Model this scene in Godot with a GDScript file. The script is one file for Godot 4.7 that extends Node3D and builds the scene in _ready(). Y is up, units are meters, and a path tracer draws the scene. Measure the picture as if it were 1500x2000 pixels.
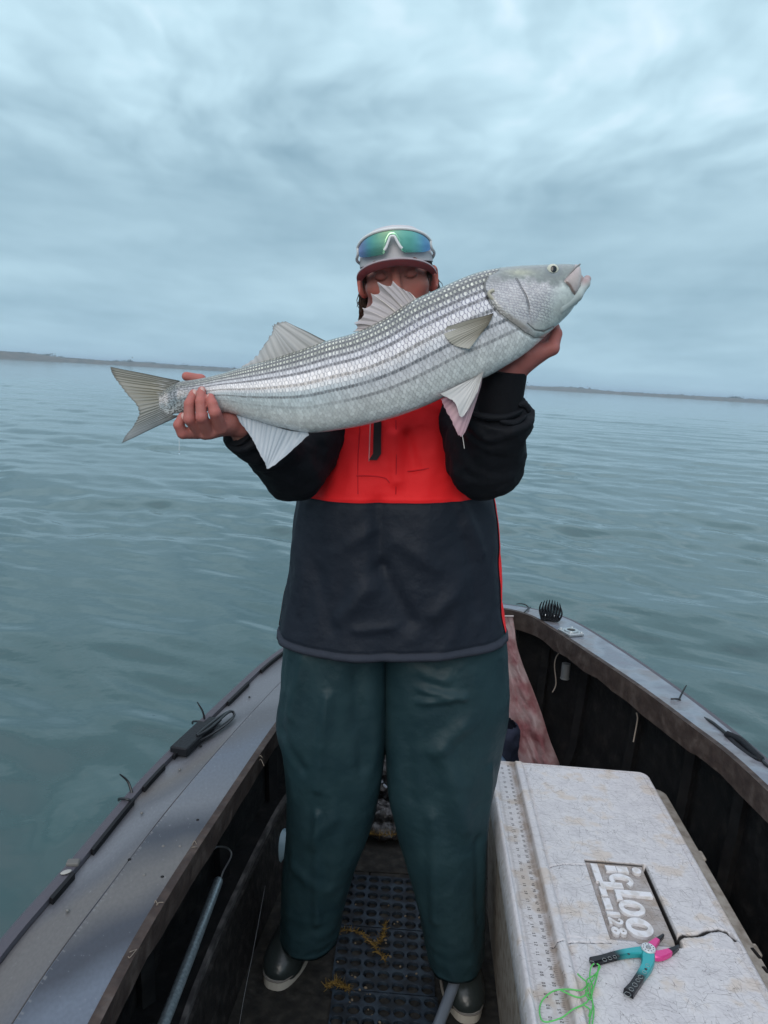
extends Node3D
# A man standing in an open boat on a grey bay, holding up a striped fish.
# World: x right, y up, -z ahead; the boat's floorboards are y = 0; metres.

const F := 1502.0
var cam_basis: Basis
var cam_pos := Vector3(0, 1.5, 0)
var rng := RandomNumberGenerator.new()


# ---------------------------------------------------------------- helpers
func ray(px: float, py: float) -> Vector3:
	return cam_basis * Vector3((px - 750.0) / F, -(py - 1000.0) / F, -1.0)

func at_y(px: float, py: float, y: float) -> Vector3:
	var d := ray(px, py)
	return cam_pos + d * ((y - cam_pos.y) / d.y)

func at_z(px: float, py: float, z: float) -> Vector3:
	var d := ray(px, py)
	return cam_pos + d * ((z - cam_pos.z) / d.z)

func at_d(px: float, py: float, d: float) -> Vector3:
	return cam_pos + ray(px, py) * d

func lin(r: float, g: float, b: float) -> Color:   # a linear base colour as an sRGB albedo
	return Color(r, g, b).linear_to_srgb()

func noise(seed_: int, freq: float, octaves := 4, kind := FastNoiseLite.TYPE_SIMPLEX_SMOOTH) -> FastNoiseLite:
	var n := FastNoiseLite.new()
	n.seed = seed_
	n.noise_type = kind
	n.frequency = freq
	n.fractal_type = FastNoiseLite.FRACTAL_FBM if octaves > 1 else FastNoiseLite.FRACTAL_NONE
	n.fractal_octaves = octaves
	return n

func ntex(n: FastNoiseLite, size := 512, as_normal := false, bump := 4.0, ramp: Gradient = null) -> NoiseTexture2D:
	var t := NoiseTexture2D.new()
	t.width = size
	t.height = size
	t.seamless = true
	t.seamless_blend_skirt = 0.15
	t.noise = n
	t.as_normal_map = as_normal
	t.bump_strength = bump
	if ramp:
		t.color_ramp = ramp
	return t

func ramp(stops: Array) -> Gradient:   # [offset, colour] pairs
	var g := Gradient.new()
	var o := PackedFloat32Array()
	var c := PackedColorArray()
	for s in stops:
		o.append(s[0])
		c.append(s[1])
	g.offsets = o
	g.colors = c
	return g

func mat(c: Color, rough := 0.8, metal := 0.0) -> StandardMaterial3D:
	var m := StandardMaterial3D.new()
	m.albedo_color = c
	m.roughness = rough
	m.metallic = metal
	if rough >= 0.5:
		m.metallic_specular = 0.3
	return m

func planar(m: StandardMaterial3D, scale: float, world := false) -> StandardMaterial3D:
	m.uv1_triplanar = true
	m.uv1_world_triplanar = world
	m.uv1_scale = Vector3.ONE * scale
	return m

func bumpy(m: StandardMaterial3D, t: Texture2D, strength: float) -> StandardMaterial3D:
	m.normal_enabled = true
	m.normal_texture = t
	m.normal_scale = strength
	return m


# a mesh being collected; triangles are clockwise seen from outside
class Geo:
	var v := PackedVector3Array()
	var n := PackedVector3Array()
	var uv := PackedVector2Array()
	var c := PackedColorArray()
	var i := PackedInt32Array()

	func add(p: Vector3, t := Vector2.ZERO, col := Color.WHITE) -> int:
		v.append(p)
		uv.append(t)
		c.append(col)
		return v.size() - 1

	func tri(a: int, b: int, d: int) -> void:
		i.append(a)
		i.append(b)
		i.append(d)

	func quad(a: int, b: int, d: int, e: int) -> void:
		tri(a, b, d)
		tri(a, d, e)

	# rings of points, one after the other; flips itself so that closed lofts face outwards
	func loft(rings: Array, closed := true, caps := true, hard := false, col := Color.WHITE) -> void:
		var first := v.size()
		var i0 := i.size()
		var m: int = rings[0].size()
		var k := rings.size()
		if hard:
			var sides := m if closed else m - 1
			for s in sides:
				for r in k:
					add(rings[r][s], Vector2(float(s) / m, float(r) / (k - 1)), col)
					add(rings[r][(s + 1) % m], Vector2(float(s + 1) / m, float(r) / (k - 1)), col)
				var b := first + s * 2 * k
				for r in k - 1:
					quad(b + r * 2, b + r * 2 + 1, b + r * 2 + 3, b + r * 2 + 2)
		else:
			var w := m + 1 if closed else m
			for r in k:
				for s in w:
					add(rings[r][s % m], Vector2(float(s) / (w - 1), float(r) / maxf(1, k - 1)), col)
			for r in k - 1:
				for s in w - 1:
					var b := first + r * w + s
					quad(b, b + 1, b + w + 1, b + w)
		if closed and caps:
			for e in 2:
				var ring: PackedVector3Array = rings[0 if e == 0 else k - 1]
				var mid := Vector3.ZERO
				for p in ring:
					mid += p
				var b := add(mid / m, Vector2(0.5, float(e)), col)
				for p in ring:
					add(p, Vector2(0.5, float(e)), col)
				for s in m:
					if e == 0:
						tri(b, b + 1 + (s + 1) % m, b + 1 + s)
					else:
						tri(b, b + 1 + s, b + 1 + (s + 1) % m)
		if closed:
			outward(i0)

	func outward(i0: int) -> void:
		var vol := 0.0
		var o := v[i[i0]]
		for t in range(i0, i.size(), 3):
			vol += (v[i[t]] - o).dot((v[i[t + 1]] - o).cross(v[i[t + 2]] - o))
		if vol > 0.0:
			flip(i0)

	func flip(i0 := 0) -> void:
		for t in range(i0, i.size(), 3):
			var x := i[t + 1]
			i[t + 1] = i[t + 2]
			i[t + 2] = x

	func tube(pts: PackedVector3Array, radii: Variant, segs := 8, caps := true, col := Color.WHITE) -> void:
		var rings := []
		var up := Vector3.UP
		var k := pts.size()
		for a in k:
			var t := (pts[mini(a + 1, k - 1)] - pts[maxi(a - 1, 0)]).normalized()
			if a == 0 and absf(t.dot(up)) > 0.9:
				up = Vector3.RIGHT
			up = (up - t * up.dot(t)).normalized()
			var side := t.cross(up)
			var r: float = radii if radii is float else radii[a]
			var ring := PackedVector3Array()
			for s in segs:
				var ang := TAU * s / segs
				ring.append(pts[a] + (up * cos(ang) + side * sin(ang)) * r)
			rings.append(ring)
		loft(rings, true, caps, false, col)

	# box with chamfered edges
	func box(xf: Transform3D, size: Vector3, bevel := 0.002, col := Color.WHITE) -> void:
		var h := size / 2.0
		var b := minf(bevel, minf(h.x, minf(h.y, h.z)) * 0.9)
		var i0 := i.size()
		var id := {}
		for sx in [-1, 1]:
			for sy in [-1, 1]:
				for sz in [-1, 1]:
					var s := Vector3(sx, sy, sz)
					for ax in 3:
						var p := h
						for o in 3:
							if o != ax:
								p[o] -= b
						id[[sx, sy, sz, ax]] = add(xf * (p * s), Vector2(0.5 + 0.5 * sx, 0.5 + 0.5 * sz), col)
		for ax in 3:
			var o1 := (ax + 1) % 3
			var o2 := (ax + 2) % 3
			for s in [-1, 1]:
				var q := []
				for pr in [[-1, -1], [1, -1], [1, 1], [-1, 1]]:
					var k := [0, 0, 0, ax]
					k[ax] = s
					k[o1] = pr[0]
					k[o2] = pr[1]
					q.append(id[k])
				face(q, xf)
			for s1 in [-1, 1]:
				for s2 in [-1, 1]:
					var q := []
					for e in [[-1, o1], [1, o1], [1, o2], [-1, o2]]:
						var k := [0, 0, 0, e[1]]
						k[ax] = e[0]
						k[o1] = s1
						k[o2] = s2
						q.append(id[k])
					face(q, xf)
		for sx in [-1, 1]:
			for sy in [-1, 1]:
				for sz in [-1, 1]:
					face([id[[sx, sy, sz, 0]], id[[sx, sy, sz, 1]], id[[sx, sy, sz, 2]]], xf)

	func face(q: Array, xf: Transform3D) -> void:   # a flat face with its own corners, turned away from the box's middle
		var b := v.size()
		for k in q:
			add(v[k], uv[k], c[k])
		var nn := (v[b + 2] - v[b]).cross(v[b + 1] - v[b])
		var turned: bool = nn.dot(v[b] - xf.origin) < 0.0
		for k in range(1, q.size() - 1):
			if turned:
				tri(b, b + k + 1, b + k)
			else:
				tri(b, b + k, b + k + 1)

	# outline (x, y) given height in z of xf, with a small chamfer at the top
	func extrude(outline: PackedVector2Array, xf: Transform3D, height: float, bevel := 0.0, col := Color.WHITE) -> void:
		var poly := outline
		if Geometry2D.is_polygon_clockwise(poly):
			poly.reverse()
		var top := poly
		if bevel > 0.0:
			var ins := Geometry2D.offset_polygon(poly, -bevel)
			if ins.size() > 0 and ins[0].size() == poly.size():
				top = ins[0]
				var best := 0
				for k in top.size():
					if top[k].distance_squared_to(poly[0]) < top[best].distance_squared_to(poly[0]):
						best = k
				var r := PackedVector2Array()
				for k in top.size():
					r.append(top[(best + k) % top.size()])
				top = r
		var rings := []
		for l in [[poly, 0.0], [poly, height - bevel], [top, height]]:
			var ring := PackedVector3Array()
			for p in l[0]:
				ring.append(xf * Vector3(p.x, p.y, l[1]))
			rings.append(ring)
		var i0 := i.size()
		loft(rings, true, false, true, col)
		var b := v.size()
		for p in top:
			add(xf * Vector3(p.x, p.y, height), p, col)
		var tr := Geometry2D.triangulate_polygon(top)
		var up := xf.basis.z
		for t in range(0, tr.size(), 3):
			var nn := (v[b + tr[t + 2]] - v[b + tr[t]]).cross(v[b + tr[t + 1]] - v[b + tr[t]])
			if nn.dot(up) > 0.0:
				tri(b + tr[t], b + tr[t + 1], b + tr[t + 2])
			else:
				tri(b + tr[t], b + tr[t + 2], b + tr[t + 1])

	func ball(p: Vector3, r: Vector3, basis := Basis(), rows := 8, segs := 12, col := Color.WHITE) -> void:
		var i0 := i.size()
		var first := v.size()
		for a in rows + 1:
			var th := PI * a / rows
			for s in segs + 1:
				var ph := TAU * s / segs
				add(p + basis * (Vector3(sin(th) * cos(ph), cos(th), sin(th) * sin(ph)) * r), Vector2(float(s) / segs, float(a) / rows), col)
		for a in rows:
			for s in segs:
				var b := first + a * (segs + 1) + s
				quad(b, b + 1, b + segs + 2, b + segs + 1)
		outward(i0)

	func normals(weld := false) -> void:
		n.resize(v.size())
		n.fill(Vector3.ZERO)
		for t in range(0, i.size(), 3):
			var a := i[t]
			var b := i[t + 1]
			var d := i[t + 2]
			var nn := (v[d] - v[a]).cross(v[b] - v[a])
			n[a] += nn
			n[b] += nn
			n[d] += nn
		if weld:
			var sum := {}
			for k in v.size():
				var key := Vector3i(v[k] * 20000.0)
				sum[key] = sum.get(key, Vector3.ZERO) + n[k]
			for k in v.size():
				n[k] = sum[Vector3i(v[k] * 20000.0)]
		for k in n.size():
			n[k] = n[k].normalized() if n[k].length_squared() > 1e-24 else Vector3.UP

	func mesh(m: Material, weld := false) -> ArrayMesh:
		if n.size() != v.size():
			normals(weld)
		var a := []
		a.resize(Mesh.ARRAY_MAX)
		a[Mesh.ARRAY_VERTEX] = v
		a[Mesh.ARRAY_NORMAL] = n
		a[Mesh.ARRAY_TEX_UV] = uv
		a[Mesh.ARRAY_COLOR] = c
		a[Mesh.ARRAY_INDEX] = i
		var am := ArrayMesh.new()
		am.add_surface_from_arrays(Mesh.PRIMITIVE_TRIANGLES, a)
		am.surface_set_material(0, m)
		return am


# a distance field on a grid, meshed as surface nets
class Net:
	var o: Vector3
	var h: float
	var nx: int
	var ny: int
	var nz: int
	var f := PackedFloat32Array()

	func _init(lo: Vector3, hi: Vector3, cell: float) -> void:
		o = lo
		h = cell
		nx = int((hi.x - lo.x) / h) + 2
		ny = int((hi.y - lo.y) / h) + 2
		nz = int((hi.z - lo.z) / h) + 2
		f.resize(nx * ny * nz)
		f.fill(1000.0)

	func span(lo: Vector3, hi: Vector3) -> Array:
		var a := ((lo - o) / h).floor().clamp(Vector3.ZERO, Vector3(nx - 1, ny - 1, nz - 1))
		var b := ((hi - o) / h).ceil().clamp(Vector3.ZERO, Vector3(nx - 1, ny - 1, nz - 1))
		return [Vector3i(a), Vector3i(b)]

	# tapered capsule, joined with a smooth minimum of width k
	func cone(a: Vector3, b: Vector3, ra: float, rb: float, k: float) -> void:
		var m := Vector3.ONE * (maxf(ra, rb) + k + h * 3.0)
		var s := span(a.min(b) - m, a.max(b) + m)
		var lo: Vector3i = s[0]
		var hi: Vector3i = s[1]
		var ab := b - a
		var ll := maxf(ab.length_squared(), 1e-9)
		for z in range(lo.z, hi.z + 1):
			for y in range(lo.y, hi.y + 1):
				var at := (z * ny + y) * nx
				for x in range(lo.x, hi.x + 1):
					var p := o + Vector3(x, y, z) * h - a
					var t := clampf(p.dot(ab) / ll, 0.0, 1.0)
					var d := (p - ab * t).length() - lerpf(ra, rb, t)
					var g := f[at + x]
					var q := k - absf(d - g)
					f[at + x] = minf(d, g) - (q * q / (4.0 * k) if q > 0.0 else 0.0)

	# ellipsoid; carve takes it away instead
	func ell(c: Vector3, r: Vector3, k: float, turn := Basis(), carve := false) -> void:
		var big := maxf(r.x, maxf(r.y, r.z))
		var m := Vector3.ONE * (big + k + h * 3.0)
		var s := span(c - m, c + m)
		var lo: Vector3i = s[0]
		var hi: Vector3i = s[1]
		var inv := turn.transposed()
		var r2 := r * r
		for z in range(lo.z, hi.z + 1):
			for y in range(lo.y, hi.y + 1):
				var at := (z * ny + y) * nx
				for x in range(lo.x, hi.x + 1):
					var p := inv * (o + Vector3(x, y, z) * h - c)
					var k0 := (p / r).length()
					var k1 := (p / r2).length()
					var d := k0 * (k0 - 1.0) / maxf(k1, 1e-6)
					var g := f[at + x]
					if carve:
						d = -d
						var q := k - absf(d - g)
						f[at + x] = maxf(d, g) + (q * q / (4.0 * k) if q > 0.0 else 0.0)
					else:
						var q := k - absf(d - g)
						f[at + x] = minf(d, g) - (q * q / (4.0 * k) if q > 0.0 else 0.0)

	func cut(point: Vector3, normal: Vector3) -> void:   # takes away what lies on the normal's side
		for z in nz:
			for y in ny:
				var at := (z * ny + y) * nx
				for x in nx:
					var g := f[at + x]
					if g < 0.05:
						f[at + x] = maxf(g, (o + Vector3(x, y, z) * h - point).dot(normal))

	func build(geo: Geo, colour := Color.WHITE) -> void:
		var id := PackedInt32Array()
		id.resize(f.size())
		id.fill(-1)
		var off := PackedInt32Array([0, 1, nx, nx + 1, nx * ny, nx * ny + 1, nx * ny + nx, nx * ny + nx + 1])
		var corner := [Vector3(0, 0, 0), Vector3(1, 0, 0), Vector3(0, 1, 0), Vector3(1, 1, 0), Vector3(0, 0, 1), Vector3(1, 0, 1), Vector3(0, 1, 1), Vector3(1, 1, 1)]
		var edges := PackedInt32Array([0, 1, 2, 3, 4, 5, 6, 7, 0, 2, 1, 3, 4, 6, 5, 7, 0, 4, 1, 5, 2, 6, 3, 7])
		var lim := h * 2.6
		var cells := PackedInt32Array()
		for z in nz - 1:
			for y in ny - 1:
				var row := (z * ny + y) * nx
				for x in nx - 1:
					var at := row + x
					if absf(f[at]) > lim:
						continue
					var inside := 0
					for k in 8:
						if f[at + off[k]] < 0.0:
							inside += 1
					if inside == 0 or inside == 8:
						continue
					var sum := Vector3.ZERO
					var cnt := 0
					for e in 12:
						var a := edges[e * 2]
						var b := edges[e * 2 + 1]
						var fa := f[at + off[a]]
						var fb := f[at + off[b]]
						if (fa < 0.0) != (fb < 0.0):
							var ca: Vector3 = corner[a]
							var cb2: Vector3 = corner[b]
							sum += ca.lerp(cb2, fa / (fa - fb))
							cnt += 1
					id[at] = geo.add(o + (Vector3(x, y, z) + sum / cnt) * h, Vector2.ZERO, colour)
					cells.append(at)
		var step := [1, nx, nx * ny]
		for at in cells:
			for ax in 3:
				var s: int = step[ax]
				if (f[at] < 0.0) == (f[at + s] < 0.0):
					continue
				var u: int = step[(ax + 1) % 3]
				var w: int = step[(ax + 2) % 3]
				if at - u - w < 0:
					continue
				var p0 := id[at]
				var p1 := id[at - u]
				var p2 := id[at - u - w]
				var p3 := id[at - w]
				if p0 < 0 or p1 < 0 or p2 < 0 or p3 < 0:
					continue
				if f[at] < 0.0:
					geo.quad(p0, p3, p2, p1)
				else:
					geo.quad(p0, p1, p2, p3)


func curve(pts: PackedVector3Array, n: int) -> PackedVector3Array:   # Catmull-Rom through the points, n points evenly by parameter
	var out := PackedVector3Array()
	var k := pts.size()
	for a in n:
		var t := float(a) / (n - 1) * (k - 1)
		var j := mini(int(t), k - 2)
		out.append(pts[j].cubic_interpolate(pts[j + 1], pts[maxi(j - 1, 0)], pts[mini(j + 2, k - 1)], t - j))
	return out

func curve1(vals: PackedFloat32Array, t: float) -> float:   # t in 0 .. 1 over evenly spaced values
	var k := vals.size()
	var s := clampf(t, 0.0, 1.0) * (k - 1)
	var j := mini(int(s), k - 2)
	return cubic_interpolate(vals[j], vals[j + 1], vals[maxi(j - 1, 0)], vals[mini(j + 2, k - 1)], s - j)

func knots(ks: Array, t: float) -> Array:   # rows [t, a, b, ...] interpolated smoothly
	var j := 0
	while j < ks.size() - 2 and t > ks[j + 1][0]:
		j += 1
	var p: Array = ks[maxi(j - 1, 0)]
	var a: Array = ks[j]
	var b: Array = ks[j + 1]
	var q: Array = ks[mini(j + 2, ks.size() - 1)]
	var w := clampf((t - a[0]) / (b[0] - a[0]), 0.0, 1.0)
	var out := []
	for c in range(1, a.size()):
		out.append(cubic_interpolate_in_time(a[c], b[c], p[c], q[c], w, b[0] - a[0], p[0] - a[0] if p != a else -(b[0] - a[0]), q[0] - a[0] if q != b else 2.0 * (b[0] - a[0])))
	return out

func part(called: String, g: Geo, m: Material, parent: Node, weld := false) -> MeshInstance3D:
	var o := MeshInstance3D.new()
	o.name = called
	o.mesh = g.mesh(m, weld)
	parent.add_child(o, true)
	return o

var taken := {}
func numbered(called: String) -> String:
	var k: int = taken.get(called, 0)
	taken[called] = k + 1
	return called if k == 0 else "%s_%03d" % [called, k]

func tag(o: Node3D, label: String, category: String, group := "") -> Node3D:
	o.set_meta("label", label)
	o.set_meta("category", category)
	if group:
		o.set_meta("group", group)
	return o

func thing(called: String, label: String, category: String, at := Vector3.ZERO, group := "") -> Node3D:
	var o := Node3D.new()
	o.name = numbered(called)
	o.position = at
	add_child(o, true)
	return tag(o, label, category, group)

func solo(called: String, g: Geo, m: Material, label: String, category: String, group := "") -> MeshInstance3D:
	var o := part(numbered(called), g, m, self)
	tag(o, label, category, group)
	return o

func structure(called: String, g: Geo, m: Material) -> MeshInstance3D:
	var o := part(called, g, m, self)
	o.set_meta("kind", "structure")
	return o

func parallel(n: int, work: Callable) -> Array:   # work(from, to) in four threads; results in order
	var ts := []
	for k in 4:
		var t := Thread.new()
		t.start(work.bind(n * k / 4, n * (k + 1) / 4))
		ts.append(t)
	var out := []
	for t in ts:
		out.append(t.wait_to_finish())
	return out

func pic(w: int, h: int, format: int, chunks: Array) -> ImageTexture:
	var all := PackedByteArray()
	for c in chunks:
		all.append_array(c)
	return ImageTexture.create_from_image(Image.create_from_data(w, h, false, format, all))


func _ready() -> void:
	rng.seed = 7
	# camera, sky, light, exposure
	cam_basis = Basis(Vector3.RIGHT, deg_to_rad(-9.8)) * Basis(Vector3(0, 0, 1), deg_to_rad(3.4))
	var cam := Camera3D.new()
	cam.name = "camera"
	cam.fov = rad_to_deg(2.0 * atan(1000.0 / F))
	cam.near = 0.05
	cam.far = 9000.0
	cam.transform = Transform3D(cam_basis, cam_pos)
	cam.current = true
	add_child(cam)
	var env := Environment.new()
	env.background_mode = Environment.BG_SKY
	env.sky = Sky.new()
	var pano := PanoramaSkyMaterial.new()
	pano.panorama = sky_picture()
	env.sky.sky_material = pano
	env.tonemap_mode = Environment.TONE_MAPPER_LINEAR
	env.tonemap_exposure = 1.0
	env.sdfgi_enabled = true
	env.ssao_enabled = true
	env.ssil_enabled = true
	env.fog_enabled = true
	env.fog_density = 0.0007
	env.fog_light_color = Color(0.84, 0.93, 1.0)
	var we := WorldEnvironment.new()
	we.name = "environment"
	we.environment = env
	add_child(we)
	var sun := DirectionalLight3D.new()
	sun.name = "sun"
	sun.light_energy = 0.5
	sun.light_color = Color(1.0, 0.96, 0.92)
	sun.light_angular_distance = 40.0
	sun.shadow_enabled = true
	sun.rotation_degrees = Vector3(-27, -14, 0)
	add_child(sun)

	build_water()
	build_shores()
	build_boat()
	build_mat()
	build_cooler()
	build_pliers()
	build_deck_things()
	build_hold_things()
	build_fish()
	build_person()


# ---------------------------------------------------------------- sky
func sky_rows(from: int, to: int) -> PackedByteArray:
	var w := 2560
	var h := 1280
	var n1 := noise(11, 0.55, 5)
	var n2 := noise(12, 1.7, 4)
	var n3 := noise(13, 0.25, 3)
	# banks seen ahead: azimuth, elevation, half widths, tilt, strength
	var banks := [
		[15.5, 17.5, 7.0, 1.7, 0.12, 0.27], [9.0, 15.2, 6.0, 0.8, 0.14, 0.14], [19.0, 15.6, 5.0, 0.7, 0.1, 0.2], [22.0, 21.5, 7.0, 2.0, 0.1, 0.16], [24.5, 21.0, 1.2, 0.5, 0.2, 0.2], [25.0, 22.6, 2.0, 0.35, 0.1, 0.14],
		[-19.0, 18.6, 6.0, 1.1, -0.25, 0.14], [-13.5, 21.0, 5.0, 1.2, -0.5, 0.13], [-26.0, 19.8, 4.0, 0.9, -0.1, 0.14], [-9.0, 16.0, 7.0, 1.4, -0.2, 0.07], [3.0, 21.0, 9.0, 2.6, 0.2, 0.07], [8.0, 8.5, 2.5, 0.6, 0.1, 0.07],
		[20.5, 26.0, 8.0, 2.2, 0.15, -0.22], [12.0, 23.5, 6.0, 1.6, 0.3, -0.10], [-24.0, 25.5, 8.0, 3.2, -0.1, -0.12], [-26.0, 15.0, 8.0, 1.6, 0.1, -0.05], [0.5, 18.6, 2.2, 0.35, 0.05, -0.10], [3.0, 19.1, 1.2, 0.3, -0.1, -0.07],
		[4.0, 13.2, 16.0, 1.5, -0.05, -0.06], [-14.0, 8.6, 12.0, 1.3, 0.1, -0.09], [17.0, 9.0, 10.0, 1.4, 0.12, -0.05], [-19.0, 6.0, 12.0, 0.7, -0.02, 0.05], [-16.0, 3.0, 10.0, 1.6, -0.04, 0.08], [22.0, 4.0, 12.0, 0.5, 0.0, 0.05], [-8.0, 11.3, 9.0, 0.5, -0.08, -0.03], [-22.0, 12.2, 9.0, 0.5, 0.12, 0.04],
	]
	var out := PackedFloat32Array()
	out.resize((to - from) * w * 3)
	var at := 0
	for row in range(from, to):
		var el := PI / 2.0 - (row + 0.5) / h * PI
		var eld := rad_to_deg(el)
		if el < -0.01:
			for c in w:
				out[at] = 0.25
				out[at + 1] = 0.33
				out[at + 2] = 0.37
				at += 3
			continue
		var y := sin(maxf(el, 0.0))
		var k := cos(el) / (y + 0.10)
		for c in w:
			var az := ((c + 0.5) / w - 0.5) * TAU
			var x := sin(az) * k
			var z := -cos(az) * k
			var a := n1.get_noise_2d(x * 1.25, z * 1.1)
			var b := n2.get_noise_2d(x * 2.5 + a * 0.6, z * 1.2)
			var big := n3.get_noise_2d(x * 0.7 + 7.0, z)
			var upper := smoothstep(0.17, 0.30, y)
			var v := 0.47 + 0.27 * upper - 0.05 * smoothstep(0.06, 0.12, y) * (1.0 - upper) + (0.20 + 0.24 * upper) * a + (0.05 + 0.27 * upper) * b + 0.15 * big
			v += 0.04 * n2.get_noise_2d(rad_to_deg(az) * 0.05, eld * 0.5)
			var azd := rad_to_deg(az)
			if absf(azd) < 60.0 and eld < 40.0:
				for q in banks:
					var dx: float = azd - q[0]
					var dy: float = eld - q[1] - dx * q[4]
					dx /= q[2]
					dy = (dy + 0.9 * a + 0.5 * b) / q[3]
					var e: float = dx * dx + dy * dy
					if e < 7.0:
						v += 1.6 * q[5] * exp(-e) * (1.0 + 0.8 * b + 0.5 * a)
			v = lerpf(v, 0.72, 0.75 * smoothstep(0.5, 0.75, y))
			v = clampf(0.56 + (v - 0.5) * 0.98, -0.1, 1.3)
			# dark slate cloud to pale cyan light; the cloud overhead is brighter and greyer
			var r := lerpf(0.165, 0.620, v)
			var g := lerpf(0.300, 0.860, v)
			var bl := lerpf(0.405, 0.985, v)
			r += 0.30 * maxf(0.0, v - 0.92)
			var hi := smoothstep(0.42, 0.85, y)
			r = lerpf(r, r * 0.9 + 0.55, hi)
			g = lerpf(g, g * 0.8 + 0.52, hi)
			bl = lerpf(bl, bl * 0.75 + 0.64, hi)
			var low := exp(-y * 22.0)
			r = lerpf(r, 0.395, low * 0.7)
			g = lerpf(g, 0.60, low * 0.7)
			bl = lerpf(bl, 0.735, low * 0.7)
			out[at] = r
			out[at + 1] = g
			out[at + 2] = bl
			at += 3
	return out.to_byte_array()

func sky_picture() -> ImageTexture:
	return pic(2560, 1280, Image.FORMAT_RGBF, parallel(1280, sky_rows))


# ---------------------------------------------------------------- water and shores
const WATER := -0.06
func build_water() -> void:
	var waves := []
	var r := RandomNumberGenerator.new()
	r.seed = 3
	for k in 16:
		var ang := deg_to_rad(-62.0 + r.randf_range(-38, 38))
		var length := 0.22 * pow(1.24, k)
		waves.append([cos(ang) * TAU / length, sin(ang) * TAU / length, r.randf() * TAU, 0.0043 * pow(length, 0.48)])
	var patch := noise(21, 0.22, 3)
	var chop := noise(22, 1.6, 3)
	var g := Geo.new()
	var az := PackedFloat32Array()
	for k in 521:
		az.append(deg_to_rad(-78.0 + 156.0 * k / 520.0))
	for k in range(1, 50):
		az.append(deg_to_rad(78.0 + 204.0 * k / 50.0))
	var w := az.size()
	var rr := 0.4
	var rings := 0
	while rr < 5200.0:
		for k in w:
			var x := sin(az[k]) * rr
			var z := -cos(az[k]) * rr
			var y := WATER
			if rr < 90.0:
				var fade := 1.0 - smoothstep(35.0, 85.0, rr)
				var amp := (0.95 + 0.7 * patch.get_noise_2d(x * 0.5, z)) * fade
				var s := 0.0
				var bend := chop.get_noise_2d(x * 0.35, z * 0.35) * 1.6
				for q in waves:
					if TAU / Vector2(q[0], q[1]).length() > rr * 0.026:
						s += sin(x * q[0] + z * q[1] + q[2] + bend) * q[3]
				s += 0.0045 * chop.get_noise_2d(x * 0.8, z * 1.3) * fade
				y += s * maxf(amp, 0.12) * 1.15
			g.add(Vector3(x, y, z))
		rings += 1
		rr *= 1.0115 if rr < 70.0 else 1.12
	for a in rings - 1:
		for k in w:
			g.quad(a * w + k, (a + 1) * w + k, (a + 1) * w + (k + 1) % w, a * w + (k + 1) % w)
	var m := mat(lin(0.014, 0.050, 0.051), 0.05)
	m.metallic_specular = 0.56
	planar(m, 0.9, true)
	bumpy(m, ntex(noise(23, 0.012, 4), 512, true, 2.0), 0.32)
	var o := structure("water", g, m)
	if g.n[0].y < 0.0:
		push_warning("water faces down")
	o.set_meta("kind", "structure")

func shore(called: String, from: Vector3, to: Vector3, height: PackedFloat32Array, seed_: int) -> void:
	var hump := noise(seed_, 0.011, 4)
	var along := (to - from)
	var length := along.length()
	var dir := along.normalized()
	var back := Vector3(dir.z, 0, -dir.x)
	if back.dot(Vector3(from.x, 0, from.z)) < 0.0:
		back = -back
	var g := Geo.new()
	var n := 220
	var prof := [[0.0, 0.0], [4.0, 0.25], [9.0, 0.55], [16.0, 0.9], [40.0, 1.0], [120.0, 0.6]]
	var rings := []
	for a in n + 1:
		var t := float(a) / n
		var top := curve1(height, t) * (0.8 + 0.35 * hump.get_noise_1d(t * length))
		var ring := PackedVector3Array()
		for p in prof:
			ring.append(from + along * t + back * (p[0] + 9.0 * hump.get_noise_1d(t * length * 0.5 + 900.0)) + Vector3.UP * (WATER - 0.05 + p[1] * top))
		rings.append(ring)
	g.loft(rings, false, false)
	if g.v.size() and (g.v[g.i[2]] - g.v[g.i[0]]).cross(g.v[g.i[1]] - g.v[g.i[0]]).y < 0.0:
		g.flip()
	var m := mat(Color.WHITE, 0.95)
	m.albedo_texture = ntex(noise(seed_ + 1, 0.02, 4), 256, false, 1.0, ramp([[0.2, lin(0.06, 0.062, 0.045)], [0.55, lin(0.12, 0.10, 0.075)], [0.9, lin(0.16, 0.13, 0.10)]]))
	planar(m, 0.02, true)
	structure(called, g, m)
	# bushes and low trees on the crest, too far off to count
	var r := RandomNumberGenerator.new()
	r.seed = seed_
	var b := Geo.new()
	var clump := noise(seed_ + 5, 0.018, 3)
	for a in 520:
		var t := r.randf()
		var c := clump.get_noise_1d(t * length)
		var top := curve1(height, t) * (0.8 + 0.35 * hump.get_noise_1d(t * length))
		var size := (0.5 + 1.5 * maxf(0.0, c) * (0.4 + r.randf())) * (1.0 if r.randf() < 0.9 else 1.7)
		var p := from + along * t + back * (14.0 + r.randf() * 22.0) + Vector3.UP * (WATER + top * 0.9)
		for leaf in 22:
			var d := Vector3(r.randfn() * 0.9, absf(r.randfn()) * 0.55 + 0.1, r.randfn() * 0.9) * size
			var e := Vector3(r.randfn(), r.randfn(), r.randfn()).normalized() * size * 0.38
			var f := Vector3(r.randfn(), r.randfn(), r.randfn()).normalized() * size * 0.38
			var k := b.add(p + d + e)
			b.add(p + d - e)
			b.add(p + d + f)
			b.tri(k, k + 1, k + 2)
	var o := part(called + "_scrub", b, mat(lin(0.05, 0.058, 0.04), 0.95), self)
	o.set_meta("kind", "stuff")
	tag(o, "line of far scrub and low trees on the %s shore" % ("left" if from.x < 0.0 else "right"), "scrub")

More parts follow.
